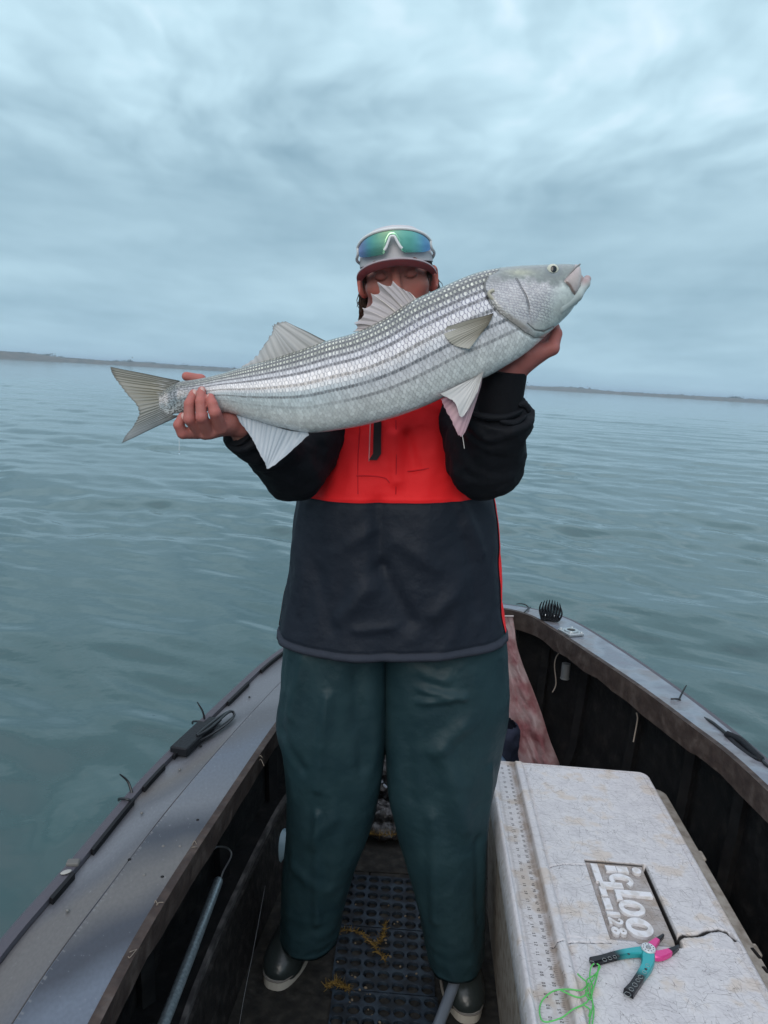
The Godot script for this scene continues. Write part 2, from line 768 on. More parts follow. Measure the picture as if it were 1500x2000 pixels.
func bearing(px: float, dist: float) -> Vector3:
	var d := ray(px, 740.0)
	return Vector3(d.x, 0, d.z).normalized() * dist

func build_shores() -> void:
	shore("left_shore", bearing(-900, 560), bearing(520, 760), PackedFloat32Array([6.0, 6.0, 6.1, 6.1, 6.0, 5.4, 4.8, 4.4, 4.0, 3.4]), 31)
	shore("right_shore", bearing(860, 860), bearing(2300, 760), PackedFloat32Array([3.4, 4.2, 4.6, 4.0, 3.6, 3.8, 4.0, 5.0, 5.0]), 41)


# ---------------------------------------------------------------- the boat
var sheer_out_l: PackedVector3Array
var sheer_in_l: PackedVector3Array
var sheer_out_r: PackedVector3Array
var sheer_in_r: PackedVector3Array
const DECK := 0.60

func flat(list: Array, y: float) -> PackedVector3Array:
	var out := PackedVector3Array()
	for p in list:
		out.append(Vector3(p[0], y, p[1]))
	return out

# a long piece swept along stations; each section is a closed polygon of points
func swept(called: String, sections: Array, m: Material, parent: Node, hard := true) -> MeshInstance3D:
	var g := Geo.new()
	g.loft(sections, true, true, hard)
	return part(called, g, m, parent)

func plank(called: String, a: PackedVector3Array, b: PackedVector3Array, thick: float, m: Material, parent: Node, lift := 0.0) -> MeshInstance3D:
	var sec := []
	for k in a.size():
		var in_ := (b[k] - a[k]).normalized() * 0.003
		var up := Vector3.UP
		sec.append(PackedVector3Array([a[k] + up * (lift - 0.003), a[k] + in_ + up * lift, b[k] - in_ + up * lift, b[k] + up * (lift - 0.003), b[k] + up * (lift - thick), a[k] + up * (lift - thick)]))
	return swept(called, sec, m, parent)

# paint sprayed in soft bands across a plank: stops of [z, linear colour], slanting and uneven, with chips along the edges
func sprayed(base: StandardMaterial3D, line: PackedVector3Array, which: int, stops: Array) -> StandardMaterial3D:
	var w := 64
	var h := 1536
	var n1 := noise(211 + which, 4.0, 2)
	var n2 := noise(213 + which, 40.0, 3)
	var px := PackedByteArray()
	px.resize(w * h * 3)
	var at := 0
	for r in h:
		var t := (r + 0.5) / h * (line.size() - 1)
		var k := int(t)
		var z0 := lerpf(line[k].z, line[mini(k + 1, line.size() - 1)].z, t - k)
		for c in w:
			var u := (c + 0.5) / w
			var z := z0 + (0.16 if which == 1 else 0.30) * (u - 0.5) + 0.05 * n1.get_noise_2d(z0 * 0.8, u * 0.12)
			var j := 0
			while j < stops.size() - 2 and z < stops[j + 1][0]:
				j += 1
			var a: Color = stops[j][1]
			var b: Color = stops[j + 1][1]
			var q := a.lerp(b, clampf((z - stops[j][0]) / (stops[j + 1][0] - stops[j][0]), 0.0, 1.0))
			var f := n2.get_noise_2d(z0 * 2.0, u * 0.3)
			q = q * (1.0 + 0.16 * f + 0.05 * (rng.randf() - 0.5))
			var side := u if which == 1 else 0.0
			if which == 1 and u < 0.05 and n2.get_noise_2d(z0 * 3.0, 7.0) > 0.2:
				q = q.lerp(Color(0.18, 0.18, 0.185), 0.5)
			if which == 1 and u > 0.93 - 0.10 * maxf(0.0, n2.get_noise_2d(z0 * 1.2, 3.0)) and n2.get_noise_2d(z0 * 2.2, 11.0) > 0.12:
				q = q.lerp(Color(0.12, 0.095, 0.08), 0.75)
			if f > 0.60 and n1.get_noise_2d(z0 * 4.0, u) > 0.1:
				q = q.lerp(Color(0.22, 0.22, 0.23), 0.5)
			px[at] = int(255.0 * pow(clampf(q.r, 0, 1), 0.4545))
			px[at + 1] = int(255.0 * pow(clampf(q.g, 0, 1), 0.4545))
			px[at + 2] = int(255.0 * pow(clampf(q.b, 0, 1), 0.4545))
			at += 3
	var m: StandardMaterial3D = base.duplicate()
	m.uv1_triplanar = false
	m.uv1_scale = Vector3(6, 1, 1)
	m.uv1_offset = Vector3.ZERO
	m.albedo_texture = ImageTexture.create_from_image(Image.create_from_data(w, h, false, Image.FORMAT_RGB8, px))
	m.normal_enabled = false
	m.roughness_texture = null
	m.roughness = 0.45
	return m

func paint_camo() -> StandardMaterial3D:
	var m := mat(Color.WHITE, 0.42)
	var g := ramp([[0.22, lin(0.036, 0.039, 0.052)], [0.36, lin(0.055, 0.059, 0.076)], [0.50, lin(0.125, 0.135, 0.162)], [0.58, lin(0.135, 0.142, 0.165)], [0.70, lin(0.112, 0.108, 0.110)], [0.85, lin(0.120, 0.113, 0.108)]])
	m.albedo_texture = ntex(noise(51, 0.006, 2), 512, false, 1.0, g)
	planar(m, 1.15, true)
	m.uv1_offset = Vector3(0.3, 0.0, 0.12)
	bumpy(m, ntex(noise(52, 0.05, 4), 512, true, 3.0), 0.35)
	m.roughness_texture = ntex(noise(53, 0.012, 4), 256, false, 1.0, ramp([[0.3, Color(0.55, 0.55, 0.55)], [0.7, Color(1, 1, 1)]]))
	m.roughness_texture_channel = BaseMaterial3D.TEXTURE_CHANNEL_RED
	m.roughness = 0.62
	return m

func build_boat() -> void:
	var boat := thing("boat", "open grey and brown painted skiff with dark hold, bow ahead", "boat")
	var n := 90
	sheer_out_l = curve(flat([[-0.46, 1.3], [-0.52, 0.4], [-0.545, -0.3], [-0.545, -0.7], [-0.538, -1.02], [-0.512, -1.245], [-0.475, -1.573], [-0.392, -1.998], [-0.31, -2.357], [-0.165, -2.70], [0.08, -2.98], [0.36, -3.115]], DECK), n)
	sheer_in_l = curve(flat([[-0.30, 1.3], [-0.34, 0.4], [-0.362, -0.3], [-0.358, -0.66], [-0.351, -0.936], [-0.338, -1.14], [-0.302, -1.43], [-0.232, -1.90], [-0.165, -2.20], [-0.04, -2.53], [0.15, -2.82], [0.36, -3.02]], DECK), n)
	sheer_out_r = curve(flat([[0.95, 1.3], [1.01, 0.4], [1.03, -0.3], [1.035, -0.9], [1.028, -1.4], [1.009, -1.822], [0.983, -2.071], [0.934, -2.347], [0.859, -2.661], [0.765, -2.95], [0.65, -3.065], [0.516, -3.118], [0.36, -3.115]], DECK), n)
	sheer_in_r = curve(flat([[0.87, 1.3], [0.93, 0.4], [0.95, -0.3], [0.956, -0.9], [0.952, -1.36], [0.926, -1.79], [0.884, -2.01], [0.824, -2.27], [0.732, -2.585], [0.655, -2.83], [0.60, -2.965], [0.50, -3.035], [0.36, -3.02]], DECK), n)
	var camo := paint_camo()
	var brown := mat(Color.WHITE, 0.6)
	brown.albedo_texture = ntex(noise(55, 0.02, 5), 512, false, 1.0, ramp([[0.3, lin(0.040, 0.028, 0.025)], [0.6, lin(0.060, 0.043, 0.037)], [0.8, lin(0.085, 0.066, 0.058)]]))
	planar(brown, 1.6, true)
	bumpy(brown, ntex(noise(56, 0.06, 4), 256, true, 3.0), 0.4)
	var black := mat(Color.WHITE, 0.75)
	black.albedo_texture = ntex(noise(57, 0.02, 5), 512, false, 1.0, ramp([[0.3, lin(0.005, 0.005, 0.006)], [0.62, lin(0.009, 0.0085, 0.009)], [0.85, lin(0.020, 0.018, 0.017)]]))
	planar(black, 1.3, true)
	bumpy(black, ntex(noise(58, 0.04, 5), 256, true, 4.0), 0.5)
	var wet := mat(Color.WHITE, 0.3)
	wet.albedo_texture = ntex(noise(59, 0.008, 3), 512, false, 1.0, ramp([[0.3, lin(0.15, 0.165, 0.20)], [0.5, lin(0.20, 0.225, 0.265)], [0.75, lin(0.17, 0.165, 0.18)]]))
	planar(wet, 1.2, true)
	bumpy(wet, ntex(noise(60, 0.022, 3), 512, true, 5.0), 0.55)
	# left side deck: an outer and an inner plank with a worn step between
	var seam := PackedVector3Array()
	for k in n:
		seam.append(sheer_out_l[k].lerp(sheer_in_l[k], lerpf(0.50, 0.40, clampf((sheer_out_l[k].z + 2.4) / 1.4, 0, 1))))
	var blue := Color(0.105, 0.124, 0.162)
	var slate := Color(0.030, 0.033, 0.048)
	var beige := Color(0.112, 0.103, 0.100)
	var lilac := Color(0.132, 0.138, 0.156)
	var dun := Color(0.088, 0.090, 0.104)
	plank("deck_plank", sheer_out_l, seam, 0.018, sprayed(camo, sheer_out_l, 0, [[0.5, beige], [-0.80, dun], [-0.95, beige], [-1.16, beige], [-1.27, dun], [-1.36, lilac], [-1.44, lilac], [-1.52, dun], [-1.64, beige], [-1.76, lilac], [-1.84, dun], [-1.98, lilac], [-2.2, lilac], [-2.4, dun], [-3.0, lilac]]), boat, 0.0)
	plank("deck_plank", seam, sheer_in_l, 0.018, sprayed(camo, seam, 1, [[0.5, blue], [-0.70, beige], [-0.86, blue], [-0.95, blue], [-1.06, slate], [-1.12, slate], [-1.23, beige], [-1.29, beige], [-1.39, slate], [-1.42, slate], [-1.53, lilac], [-1.74, blue], [-1.88, dun], [-2.0, dun], [-2.1, lilac], [-2.4, dun], [-3.0, lilac]]), boat, 0.004)
	plank("side_deck", sheer_out_r, sheer_in_r, 0.018, wet, boat, 0.0)
	# brown coamings, hanging from the inner edges, their lower edge cut unevenly
	var wob := noise(61, 2.2, 3)
	for side in 2:
		var inn: PackedVector3Array = sheer_in_l if side == 0 else sheer_in_r
		var out: PackedVector3Array = sheer_out_l if side == 0 else sheer_out_r
		var sec := []
		for k in n:
			var d := (out[k] - inn[k])
			d = d.normalized() * 0.018
			var drop := (0.046 if side == 0 else 0.064) + 0.010 * wob.get_noise_1d(inn[k].z * 3.0 + side * 50.0) + 0.012 * maxf(0.0, wob.get_noise_1d(inn[k].z * 1.1 + 9.0))
			var p := inn[k] - d * 0.25
			sec.append(PackedVector3Array([p + Vector3.UP * 0.006, p + d + Vector3.UP * 0.006, p + d - Vector3.UP * drop, p - Vector3.UP * drop, p - Vector3.UP * 0.003]))
		swept("coaming", sec, brown, boat)
	# raw edge of the left coaming where the paint has come away
	var raw := mat(lin(0.20, 0.165, 0.135), 0.9)
	var frays := [[0.352, -1.045], [0.347, -1.16], [0.327, -1.32], [0.262, -1.68], [0.238, -1.84]]
	for q in frays:
		var g := Geo.new()
		var c := Vector3(-q[0] + 0.004, DECK + 0.006, q[1])
		for s in 2:
			var a := c + Vector3(rng.randf_range(-0.006, 0.006), 0, rng.randf_range(-0.012, 0.012))
			g.tube(curve(PackedVector3Array([a, a + Vector3(rng.randf_range(0, 0.006), 0.004, rng.randf_range(-0.01, 0.01)), a + Vector3(rng.randf_range(0.004, 0.014), rng.randf_range(-0.006, 0.008), rng.randf_range(-0.018, 0.018))]), 6), 0.0008, 5)
		part("splinter", g, raw, boat)
	# rub rails with dark inserts
	var rail_mat := mat(lin(0.085, 0.080, 0.095), 0.5)
	bumpy(planar(rail_mat, 4.0), ntex(noise(62, 0.05, 3), 256, true, 3.0), 0.4)
	for side in 2:
		var out: PackedVector3Array = sheer_out_l if side == 0 else sheer_out_r
		var inn: PackedVector3Array = sheer_in_l if side == 0 else sheer_in_r
		var sec := []
		for k in n:
			var d := (out[k] - inn[k]).normalized()
			var p := out[k]
			var top := 0.010 if side == 0 else -0.004
			sec.append(PackedVector3Array([p - d * 0.001 + Vector3.UP * top, p + d * 0.016 + Vector3.UP * (top + 0.002), p + d * 0.026 + Vector3.UP * (top - 0.006), p + d * 0.026 - Vector3.UP * 0.035, p - d * 0.001 - Vector3.UP * 0.035]))
		swept("rub_rail", sec, rail_mat, boat)
	var ins := mat(lin(0.010, 0.010, 0.012), 0.6)
	for span in [[0.420, 0.448], [0.470, 0.520], [0.532, 0.556], [0.566, 0.604], [0.630, 0.665], [0.69, 0.74]]:
		var sec := []
		for s in 12:
			var t: float = lerpf(span[0], span[1], s / 11.0) * (n - 1)
			var k := int(t)
			var p := sheer_out_l[k].lerp(sheer_out_l[k + 1], t - k)
			var d := (sheer_out_l[k] - sheer_in_l[k]).normalized()
			sec.append(PackedVector3Array([p - d * 0.010 + Vector3.UP * 0.0125, p - d * 0.002 + Vector3.UP * 0.0125, p - d * 0.002 + Vector3.UP * 0.001, p - d * 0.010 + Vector3.UP * 0.001]))
		swept("rail_insert", sec, ins, boat)
	# hull: outer and inner skin with the bottom
	for side in 2:
		var out: PackedVector3Array = sheer_out_l if side == 0 else sheer_out_r
		var inn: PackedVector3Array = sheer_in_l if side == 0 else sheer_in_r
		var rings := []
		for k in n:
			var d := (out[k] - inn[k]).normalized()
			var mid := Vector3(lerpf(0.24, 0.36, clampf(-out[k].z / 3.1, 0, 1)), 0, out[k].z)
			var ring := PackedVector3Array()
			for p in [[0.0, -0.020], [-0.004, -0.20], [-0.02, -0.42], [-0.06, -0.60], [-0.13, -0.70]]:
				ring.append(out[k] + d * p[0] + Vector3.UP * p[1])
			ring.append(Vector3(mid.x, -0.14, minf(0, mid.z + 0.10)))
			ring.append(Vector3(mid.x, -0.025, minf(0, mid.z + 0.12)))
			for p in [[-0.15, -0.625], [-0.085, -0.57], [-0.045, -0.42], [-0.030, -0.20], [-0.026, -0.020]]:
				ring.append(out[k] + d * p[0] + Vector3.UP * p[1])
			rings.append(ring)
		swept("hull_side", rings, black, boat)
	# ribs against the inner skin
	for side in 2:
		var out: PackedVector3Array = sheer_out_l if side == 0 else sheer_out_r
		var inn: PackedVector3Array = sheer_in_l if side == 0 else sheer_in_r
		for k in range(38, 86, 8):
			var d := (out[k] - inn[k]).normalized()
			var w := Vector3.UP.cross(d) * 0.016
			var sec := []
			for p in [[-0.024, -0.022, 0.024], [-0.03, -0.2, 0.026], [-0.045, -0.42, 0.03], [-0.08, -0.56, 0.05]]:
				var c: Vector3 = out[k] + d * p[0] + Vector3.UP * p[1]
				var i2: Vector3 = c - d * p[2]
				sec.append(PackedVector3Array([c - w, c + w, i2 + w, i2 - w]))
			swept("rib", sec, black, boat)
	# floorboards
	var ply := mat(Color.WHITE, 0.8)
	ply.albedo_texture = ntex(noise(63, 0.03, 5), 512, false, 1.0, ramp([[0.25, lin(0.014, 0.0135, 0.013)], [0.55, lin(0.022, 0.021, 0.019)], [0.8, lin(0.034, 0.032, 0.028)]]))
	planar(ply, 1.5, true)
	bumpy(ply, ntex(noise(64, 0.07, 4), 256, true, 3.0), 0.5)
	for q in [[-0.40, 0.02, -2.15, 1.0], [0.024, 0.46, -2.15, 1.0], [0.464, 0.90, -2.15, 1.0], [-0.10, 0.86, -2.75, -2.154]]:
		var g := Geo.new()
		g.box(Transform3D(Basis(), Vector3((q[0] + q[1]) / 2, -0.009, (q[2] + q[3]) / 2)), Vector3(q[1] - q[0], 0.018, q[3] - q[2]), 0.002)
		part("floorboard", g, ply, boat)
	# left inner shelf along the hull, with a worn pale edge, and a lower rail
	var shelf_edge := curve(PackedVector3Array([Vector3(-0.36, 0.17, 0.8), Vector3(-0.36, 0.17, -0.6), Vector3(-0.353, 0.175, -1.33), Vector3(-0.345, 0.18, -1.52), Vector3(-0.322, 0.185, -1.775), Vector3(-0.262, 0.195, -2.19), Vector3(-0.17, 0.20, -2.5)]), 40)
	var sec2 := []
	var edge := []
	for p in shelf_edge:
		var o := Vector3(-0.16 if p.z > -2.0 else -0.12, 0, -0.02)
		sec2.append(PackedVector3Array([p + Vector3(-0.004, 0, 0), p + o, p + o - Vector3.UP * 0.02, p + Vector3(-0.004, -0.02, 0)]))
		edge.append(PackedVector3Array([p + Vector3(-0.004, 0.003, 0), p + Vector3(0.006, 0.002, 0), p + Vector3(0.008, -0.004, 0), p + Vector3(0.008, -0.03, 0), p + Vector3(-0.003, -0.03, 0)]))
	swept("side_shelf", sec2, black, boat)
	var worn := mat(Color.WHITE, 0.55)
	worn.albedo_texture = ntex(noise(65, 0.03, 4), 256, false, 1.0, ramp([[0.3, lin(0.035, 0.033, 0.034)], [0.6, lin(0.085, 0.08, 0.08)], [0.9, lin(0.15, 0.14, 0.135)]]))
	planar(worn, 2.0, true)
	swept("shelf_edge", edge, worn, boat)
	var riser := []
	for p in shelf_edge:
		riser.append(PackedVector3Array([p + Vector3(0.004, -0.012, 0), p + Vector3(0.016, -0.014, 0), p + Vector3(0.050, -0.172 + (0.17 - p.y), 0), p + Vector3(0.034, -0.172 + (0.17 - p.y), 0)]))
	swept("shelf_riser", riser, brown_dark(), boat)
	# bow floor with a batten
	var bowg := Geo.new()
	bowg.box(Transform3D(Basis(Vector3.RIGHT, 0.03), Vector3(0.56, 0.012, -2.66)), Vector3(0.62, 0.018, 0.42), 0.003)
	part("bow_board", bowg, brown_dark(), boat)
	var bat := Geo.new()
	bat.tube(PackedVector3Array([Vector3(0.79, 0.16, -2.95), Vector3(0.90, 0.13, -2.62)]), 0.014, 4)
	part("batten", bat, brown_dark(), boat)
	# screws and holes in the left deck, seen as small dark and bright dots
	var steel := mat(lin(0.16, 0.155, 0.15), 0.5, 0.3)
	var dark := mat(lin(0.012, 0.012, 0.013), 0.6)
	for q in [[487, 1361, 0], [392, 1457, 0], [277, 1587, 1], [132, 1777, 1], [386, 1601, 0], [319, 1652, 1], [352, 1652, 1], [282, 1708, 1], [317, 1712, 0], [351, 1502, 1], [253, 1678, 0]]:
		var p := at_y(q[0], q[1], DECK + 0.0045)
		var g := Geo.new()
		var rr := 0.0034
		g.ball(p + Vector3(0, -0.0008, 0), Vector3(rr, 0.0022, rr), Basis(), 6, 10)
		part("screw", g, steel if q[2] == 1 else dark, boat)

func brown_dark() -> StandardMaterial3D:
	if not has_meta("brown_dark"):
		var m := mat(Color.WHITE, 0.6)
		m.albedo_texture = ntex(noise(66, 0.025, 5), 512, false, 1.0, ramp([[0.3, lin(0.012, 0.011, 0.011)], [0.6, lin(0.022, 0.020, 0.019)], [0.85, lin(0.05, 0.045, 0.042)]]))
		planar(m, 2.0, true)
		bumpy(m, ntex(noise(67, 0.05, 4), 256, true, 3.0), 0.5)
		set_meta("brown_dark", m)
	return get_meta("brown_dark")


# ---------------------------------------------------------------- rubber mat
func build_mat() -> void:
	var mt := thing("rubber_mat", "black rubber floor mat with round holes between the boots", "mat", Vector3(0.07, 0.0, -1.75))
	var m := mat(Color.WHITE, 0.55)
	m.albedo_texture = ntex(noise(71, 0.02, 4), 256, false, 1.0, ramp([[0.3, lin(0.010, 0.013, 0.018)], [0.55, lin(0.018, 0.027, 0.040)], [0.8, lin(0.026, 0.040, 0.056)]]))
	planar(m, 3.0, true)
	var cell := 0.0370
	var cols := 7
	var rows := 6
	var turn := deg_to_rad(-1.5)
	var tile := 0
	for t in 4:
		var g := Geo.new()
		for r in rows:
			for c in cols:
				var o := Vector3((c - cols / 2.0 + 0.5) * cell, 0.006, (r - rows / 2.0 + 0.5) * cell)
				hole(g, o, cell, 0.0148, 0.014)
		var e := part("mat_tile", g, m, mt)
		e.position = Vector3(0.0, 0.004, 0.42 - t * (rows * cell + 0.004))
		e.rotation.y = turn
		tile += 1
	# fibres caught in the holes
	var bits := Geo.new()
	var r2 := RandomNumberGenerator.new()
	r2.seed = 5
	for k in 70:
		var p := Vector3(r2.randf_range(-0.13, 0.13), 0.006 + 0.006 * r2.randf(), r2.randf_range(-0.25, 0.5))
		bits.ball(p, Vector3(0.004, 0.002, 0.003) * r2.randf_range(0.5, 1.3), Basis(Vector3.UP, r2.randf() * 6.0), 4, 6)
	var o2 := part("crumbs", bits, mat(lin(0.15, 0.12, 0.085), 0.9), mt)
	o2.set_meta("kind", "stuff")
	# weed lying on the mat
	weed("seaweed", [[648, 1832], [672, 1818], [700, 1822], [720, 1838], [738, 1860], [752, 1878]], 1, "long yellow brown seaweed strand across the middle of the mat")
	weed("seaweed", [[640, 1930], [655, 1918], [668, 1928], [682, 1934]], 2, "short seaweed tuft at the near left edge of the mat")
	weed("seaweed", [[738, 1842], [750, 1828], [752, 1806]], 3, "thin forked seaweed sprig near the right end of the long strand")
	weed("seaweed", [[722, 1628], [740, 1632], [772, 1630]], 4, "small orange weed tangle on the crumpled bag behind the legs", 0.12)

# a square cell with a round hole through it
func hole(g: Geo, o: Vector3, cell: float, rad: float, thick: float) -> void:
	var seg := 16
	var b := g.v.size()
	for s in seg:
		var a := TAU * s / seg
		var d := Vector3(cos(a), 0, sin(a))
		var sq := d * (cell / 2.0 / maxf(absf(d.x), absf(d.z)))
		g.add(o + sq)
		g.add(o + d * (rad + 0.0012))
		g.add(o + d * (rad + 0.0012))
		g.add(o + d * rad - Vector3.UP * 0.0012)
		g.add(o + d * rad - Vector3.UP * 0.0012)
		g.add(o + d * rad - Vector3.UP * thick)
		g.add(o + sq)
		g.add(o + sq - Vector3.UP * thick)
	for s in seg:
		var p := b + s * 8
		var q := b + (s + 1) % seg * 8
		g.quad(p, q, q + 1, p + 1)
		g.quad(p + 2, q + 2, q + 3, p + 3)
		g.quad(p + 4, q + 4, q + 5, p + 5)
		g.quad(p + 6, p + 7, q + 7, q + 6)

func weed(called: String, path: Array, seed_: int, label: String, y := 0.018) -> void:
	var r := RandomNumberGenerator.new()
	r.seed = seed_ * 31
	var pts := PackedVector3Array()
	for p in path:
		pts.append(at_y(p[0], p[1], y))
	pts = curve(pts, 40)
	var root := thing(called, label, "seaweed", pts[20])
	var stem := Geo.new()
	var rel := PackedVector3Array()
	for p in pts:
		rel.append(p - pts[20] + Vector3(r.randfn(), absf(r.randfn()), r.randfn()) * 0.0015)
	stem.tube(rel, 0.0018, 6)
	var col := mat(Color.WHITE, 0.7)
	col.vertex_color_use_as_albedo = true
	part("stem", stem, mat(lin(0.16, 0.10, 0.035), 0.7), root)
	var fr := Geo.new()
	for k in rel.size():
		for s in 4 if seed_ < 3 else 2:
			var a := rel[k]
			var d := Vector3(r.randfn(), absf(r.randfn()) * 0.6, r.randfn()).normalized() * r.randf_range(0.004, 0.015)
			var e := d + Vector3(r.randfn(), r.randfn() * 0.5, r.randfn()) * 0.005
			var tint := Color(0.20, 0.13, 0.035) if r.randf() < 0.5 else Color(0.09, 0.055, 0.018)
			fr.tube(PackedVector3Array([a, a + d * 0.6, a + e]), PackedFloat32Array([0.0010, 0.0009, 0.0005]), 4, false, tint)
	part("fronds", fr, col, root)


# ---------------------------------------------------------------- cooler
const LID := Vector3(0.54, 0.45, -1.525)
const LX := 0.225
const LZ := 0.515
var lid_frame: Transform3D
var lid_crack: PackedVector2Array
var lid_seams: Array
var plate: Rect2      # x, z of the sunken name plate

func lid_at(px: float, py: float) -> Vector2:
	var p := lid_frame.affine_inverse() * at_y(px, py, LID.y)
	return Vector2(p.x, p.z)

func lid_height(p: Vector2) -> float:
	var y := 0.0
	var ex := LX - absf(p.x)
	var ez := LZ - absf(p.y)
	# ruler tray on the left, sunk, with a raised rim to its right
	var tray := smoothstep(-LX + 0.010, -LX + 0.014, p.x) * (1.0 - smoothstep(-0.1530, -0.1490, p.x)) * smoothstep(0.004, 0.016, ez)
	y -= 0.007 * tray
	y += 0.0035 * smoothstep(-0.1510, -0.1470, p.x) * (1.0 - smoothstep(-0.1330, -0.1270, p.x))
	# rim line round the main panel
	var inner := minf(minf(p.x + 0.127, LX - 0.014 - p.x), ez - 0.013)
	y -= 0.0022 * smoothstep(-0.0015, 0.0015, inner) * (1.0 - smoothstep(0.0035, 0.0065, inner))
	# name plate
	var q := minf(minf(p.x - plate.position.x, plate.end.x - p.x), minf(p.y - plate.position.y, plate.end.y - p.y))
	y -= 0.0080 * smoothstep(-0.0012, 0.0012, q)
	var right := absf(p.x - plate.end.x - 0.002)
	if p.y > plate.position.y and p.y < plate.end.y + 0.004:
		y -= 0.022 * (1.0 - smoothstep(0.0018, 0.0040, right))
	if p.x > plate.position.x + 0.05 and p.x < plate.end.x:
		y -= 0.020 * (1.0 - smoothstep(0.0014, 0.0036, absf(p.y - plate.end.y - 0.002)))
	if p.y > 0.10 and p.x > plate.end.x - 0.01:
		var d := seg_dist(p, lid_crack)
		y -= 0.009 * (1.0 - smoothstep(0.0015, 0.0065, d))
	for s in lid_seams:
		if absf(p.y - s[0].y) < 0.03:
			y -= 0.003 * (1.0 - smoothstep(0.0006, 0.0020, seg_dist(p, s)))
	# the near piece sits a little lower where the lid has broken
	if p.y > plate.end.y + 0.003 and p.x > -0.13:
		y -= 0.0012
	# rounded border
	var e := minf(ex, ez)
	if e < 0.010:
		var t := 1.0 - e / 0.010
		y -= 0.010 * (1.0 - sqrt(maxf(0.0, 1.0 - t * t)))
	return y

func rounded(hx: float, hz: float, r: float, y: float, n := 10) -> PackedVector3Array:
	var out := PackedVector3Array()
	for c in 4:
		var m: Vector2 = Vector2(hx - r, hz - r) * [Vector2(1, 1), Vector2(-1, 1), Vector2(-1, -1), Vector2(1, -1)][c]
		for k in n + 1:
			var a := PI / 2.0 * (c + float(k) / n)
			out.append(Vector3(m.x + cos(a) * r, y, m.y + sin(a) * r))
	return out

const CW := 720
const CH := 1648
func lid_rows(from: int, to: int) -> PackedByteArray:
	var out := PackedByteArray()
	out.resize((to - from) * CW * 3)
	var n1 := noise(161, 7.0, 4)
	var n2 := noise(162, 22.0, 4)
	var n3 := noise(163, 120.0, 3)
	var at := 0
	for row in range(from, to):
		for c in CW:
			var p := Vector2(((c + 0.5) / CW - 0.5) * LX * 2.0, ((row + 0.5) / CH - 0.5) * LZ * 2.0)
			var a := n1.get_noise_2dv(p)
			var b := n2.get_noise_2dv(p)
			var f := n3.get_noise_2dv(p)
			var r := (0.545 + 0.06 * a) + 0.05 * b + 0.05 * f
			var g := (0.525 + 0.06 * a) + 0.05 * b + 0.05 * f
			var bl := (0.535 + 0.055 * a) + 0.045 * b + 0.05 * f
			var stain := smoothstep(0.10, 0.55, a + 0.4 * b)
			r = lerpf(r, 0.50, stain * 0.6)
			g = lerpf(g, 0.41, stain * 0.6)
			bl = lerpf(bl, 0.335, stain * 0.6)
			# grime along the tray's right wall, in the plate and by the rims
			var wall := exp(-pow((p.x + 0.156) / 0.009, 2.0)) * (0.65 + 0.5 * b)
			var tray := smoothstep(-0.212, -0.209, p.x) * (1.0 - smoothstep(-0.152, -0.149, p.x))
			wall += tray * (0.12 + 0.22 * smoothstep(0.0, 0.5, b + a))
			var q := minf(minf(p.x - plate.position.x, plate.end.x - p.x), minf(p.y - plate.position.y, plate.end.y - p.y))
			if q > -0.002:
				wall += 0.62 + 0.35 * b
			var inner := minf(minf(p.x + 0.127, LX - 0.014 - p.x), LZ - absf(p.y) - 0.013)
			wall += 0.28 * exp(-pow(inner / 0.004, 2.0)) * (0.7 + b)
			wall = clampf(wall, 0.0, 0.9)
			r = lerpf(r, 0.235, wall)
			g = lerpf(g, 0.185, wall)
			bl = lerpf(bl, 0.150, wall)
			# shade inside the crack, plate gaps and seams, painted in as near black
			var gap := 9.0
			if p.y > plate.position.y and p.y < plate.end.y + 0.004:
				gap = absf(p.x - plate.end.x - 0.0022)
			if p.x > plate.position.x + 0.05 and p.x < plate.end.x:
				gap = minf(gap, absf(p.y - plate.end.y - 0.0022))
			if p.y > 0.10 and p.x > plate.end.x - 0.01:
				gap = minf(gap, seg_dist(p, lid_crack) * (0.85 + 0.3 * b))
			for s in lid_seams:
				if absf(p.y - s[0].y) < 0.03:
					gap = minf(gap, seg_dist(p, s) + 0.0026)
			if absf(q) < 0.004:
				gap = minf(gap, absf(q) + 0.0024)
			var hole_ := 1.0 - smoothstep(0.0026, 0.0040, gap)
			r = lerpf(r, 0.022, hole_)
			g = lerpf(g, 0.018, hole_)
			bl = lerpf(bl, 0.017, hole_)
			out[at] = int(255.0 * pow(clampf(r, 0, 1), 0.4545))
			out[at + 1] = int(255.0 * pow(clampf(g, 0, 1), 0.4545))
			out[at + 2] = int(255.0 * pow(clampf(bl, 0, 1), 0.4545))
			at += 3
	return out

func scratch(px: PackedByteArray, a: Vector2, b: Vector2, dark: float, wide := 0) -> void:
	var n := int(maxf(absf(b.x - a.x), absf(b.y - a.y))) + 1
	for k in n + 1:
		var p := a.lerp(b, float(k) / n)
		for w in wide + 1:
			var x := int(p.x) + w
			var y := int(p.y)
			if x < 0 or y < 0 or x >= CW or y >= CH:
				continue
			var o := (y * CW + x) * 3
			px[o] = int(px[o] * (1.0 - dark))
			px[o + 1] = int(px[o + 1] * (1.0 - dark * 1.02))
			px[o + 2] = int(px[o + 2] * (1.0 - dark * 1.03))

const DIGITS := [0x7B6F, 0x2C97, 0x73E7, 0x73CF, 0x5BC9, 0x79CF, 0x79EF, 0x7249, 0x7BEF, 0x7BCF]   # 3 x 5 dots, rows from the top
func digit(px: PackedByteArray, d: int, x: int, y: int, s: int) -> void:
	for r in 5:
		for c in 3:
			if DIGITS[d] >> (14 - r * 3 - c) & 1:
				for k in s:   # turned to read along the lid
					scratch(px, Vector2(x - r * s + k, y + c * s), Vector2(x - r * s + k, y + c * s + s - 1), 0.42)

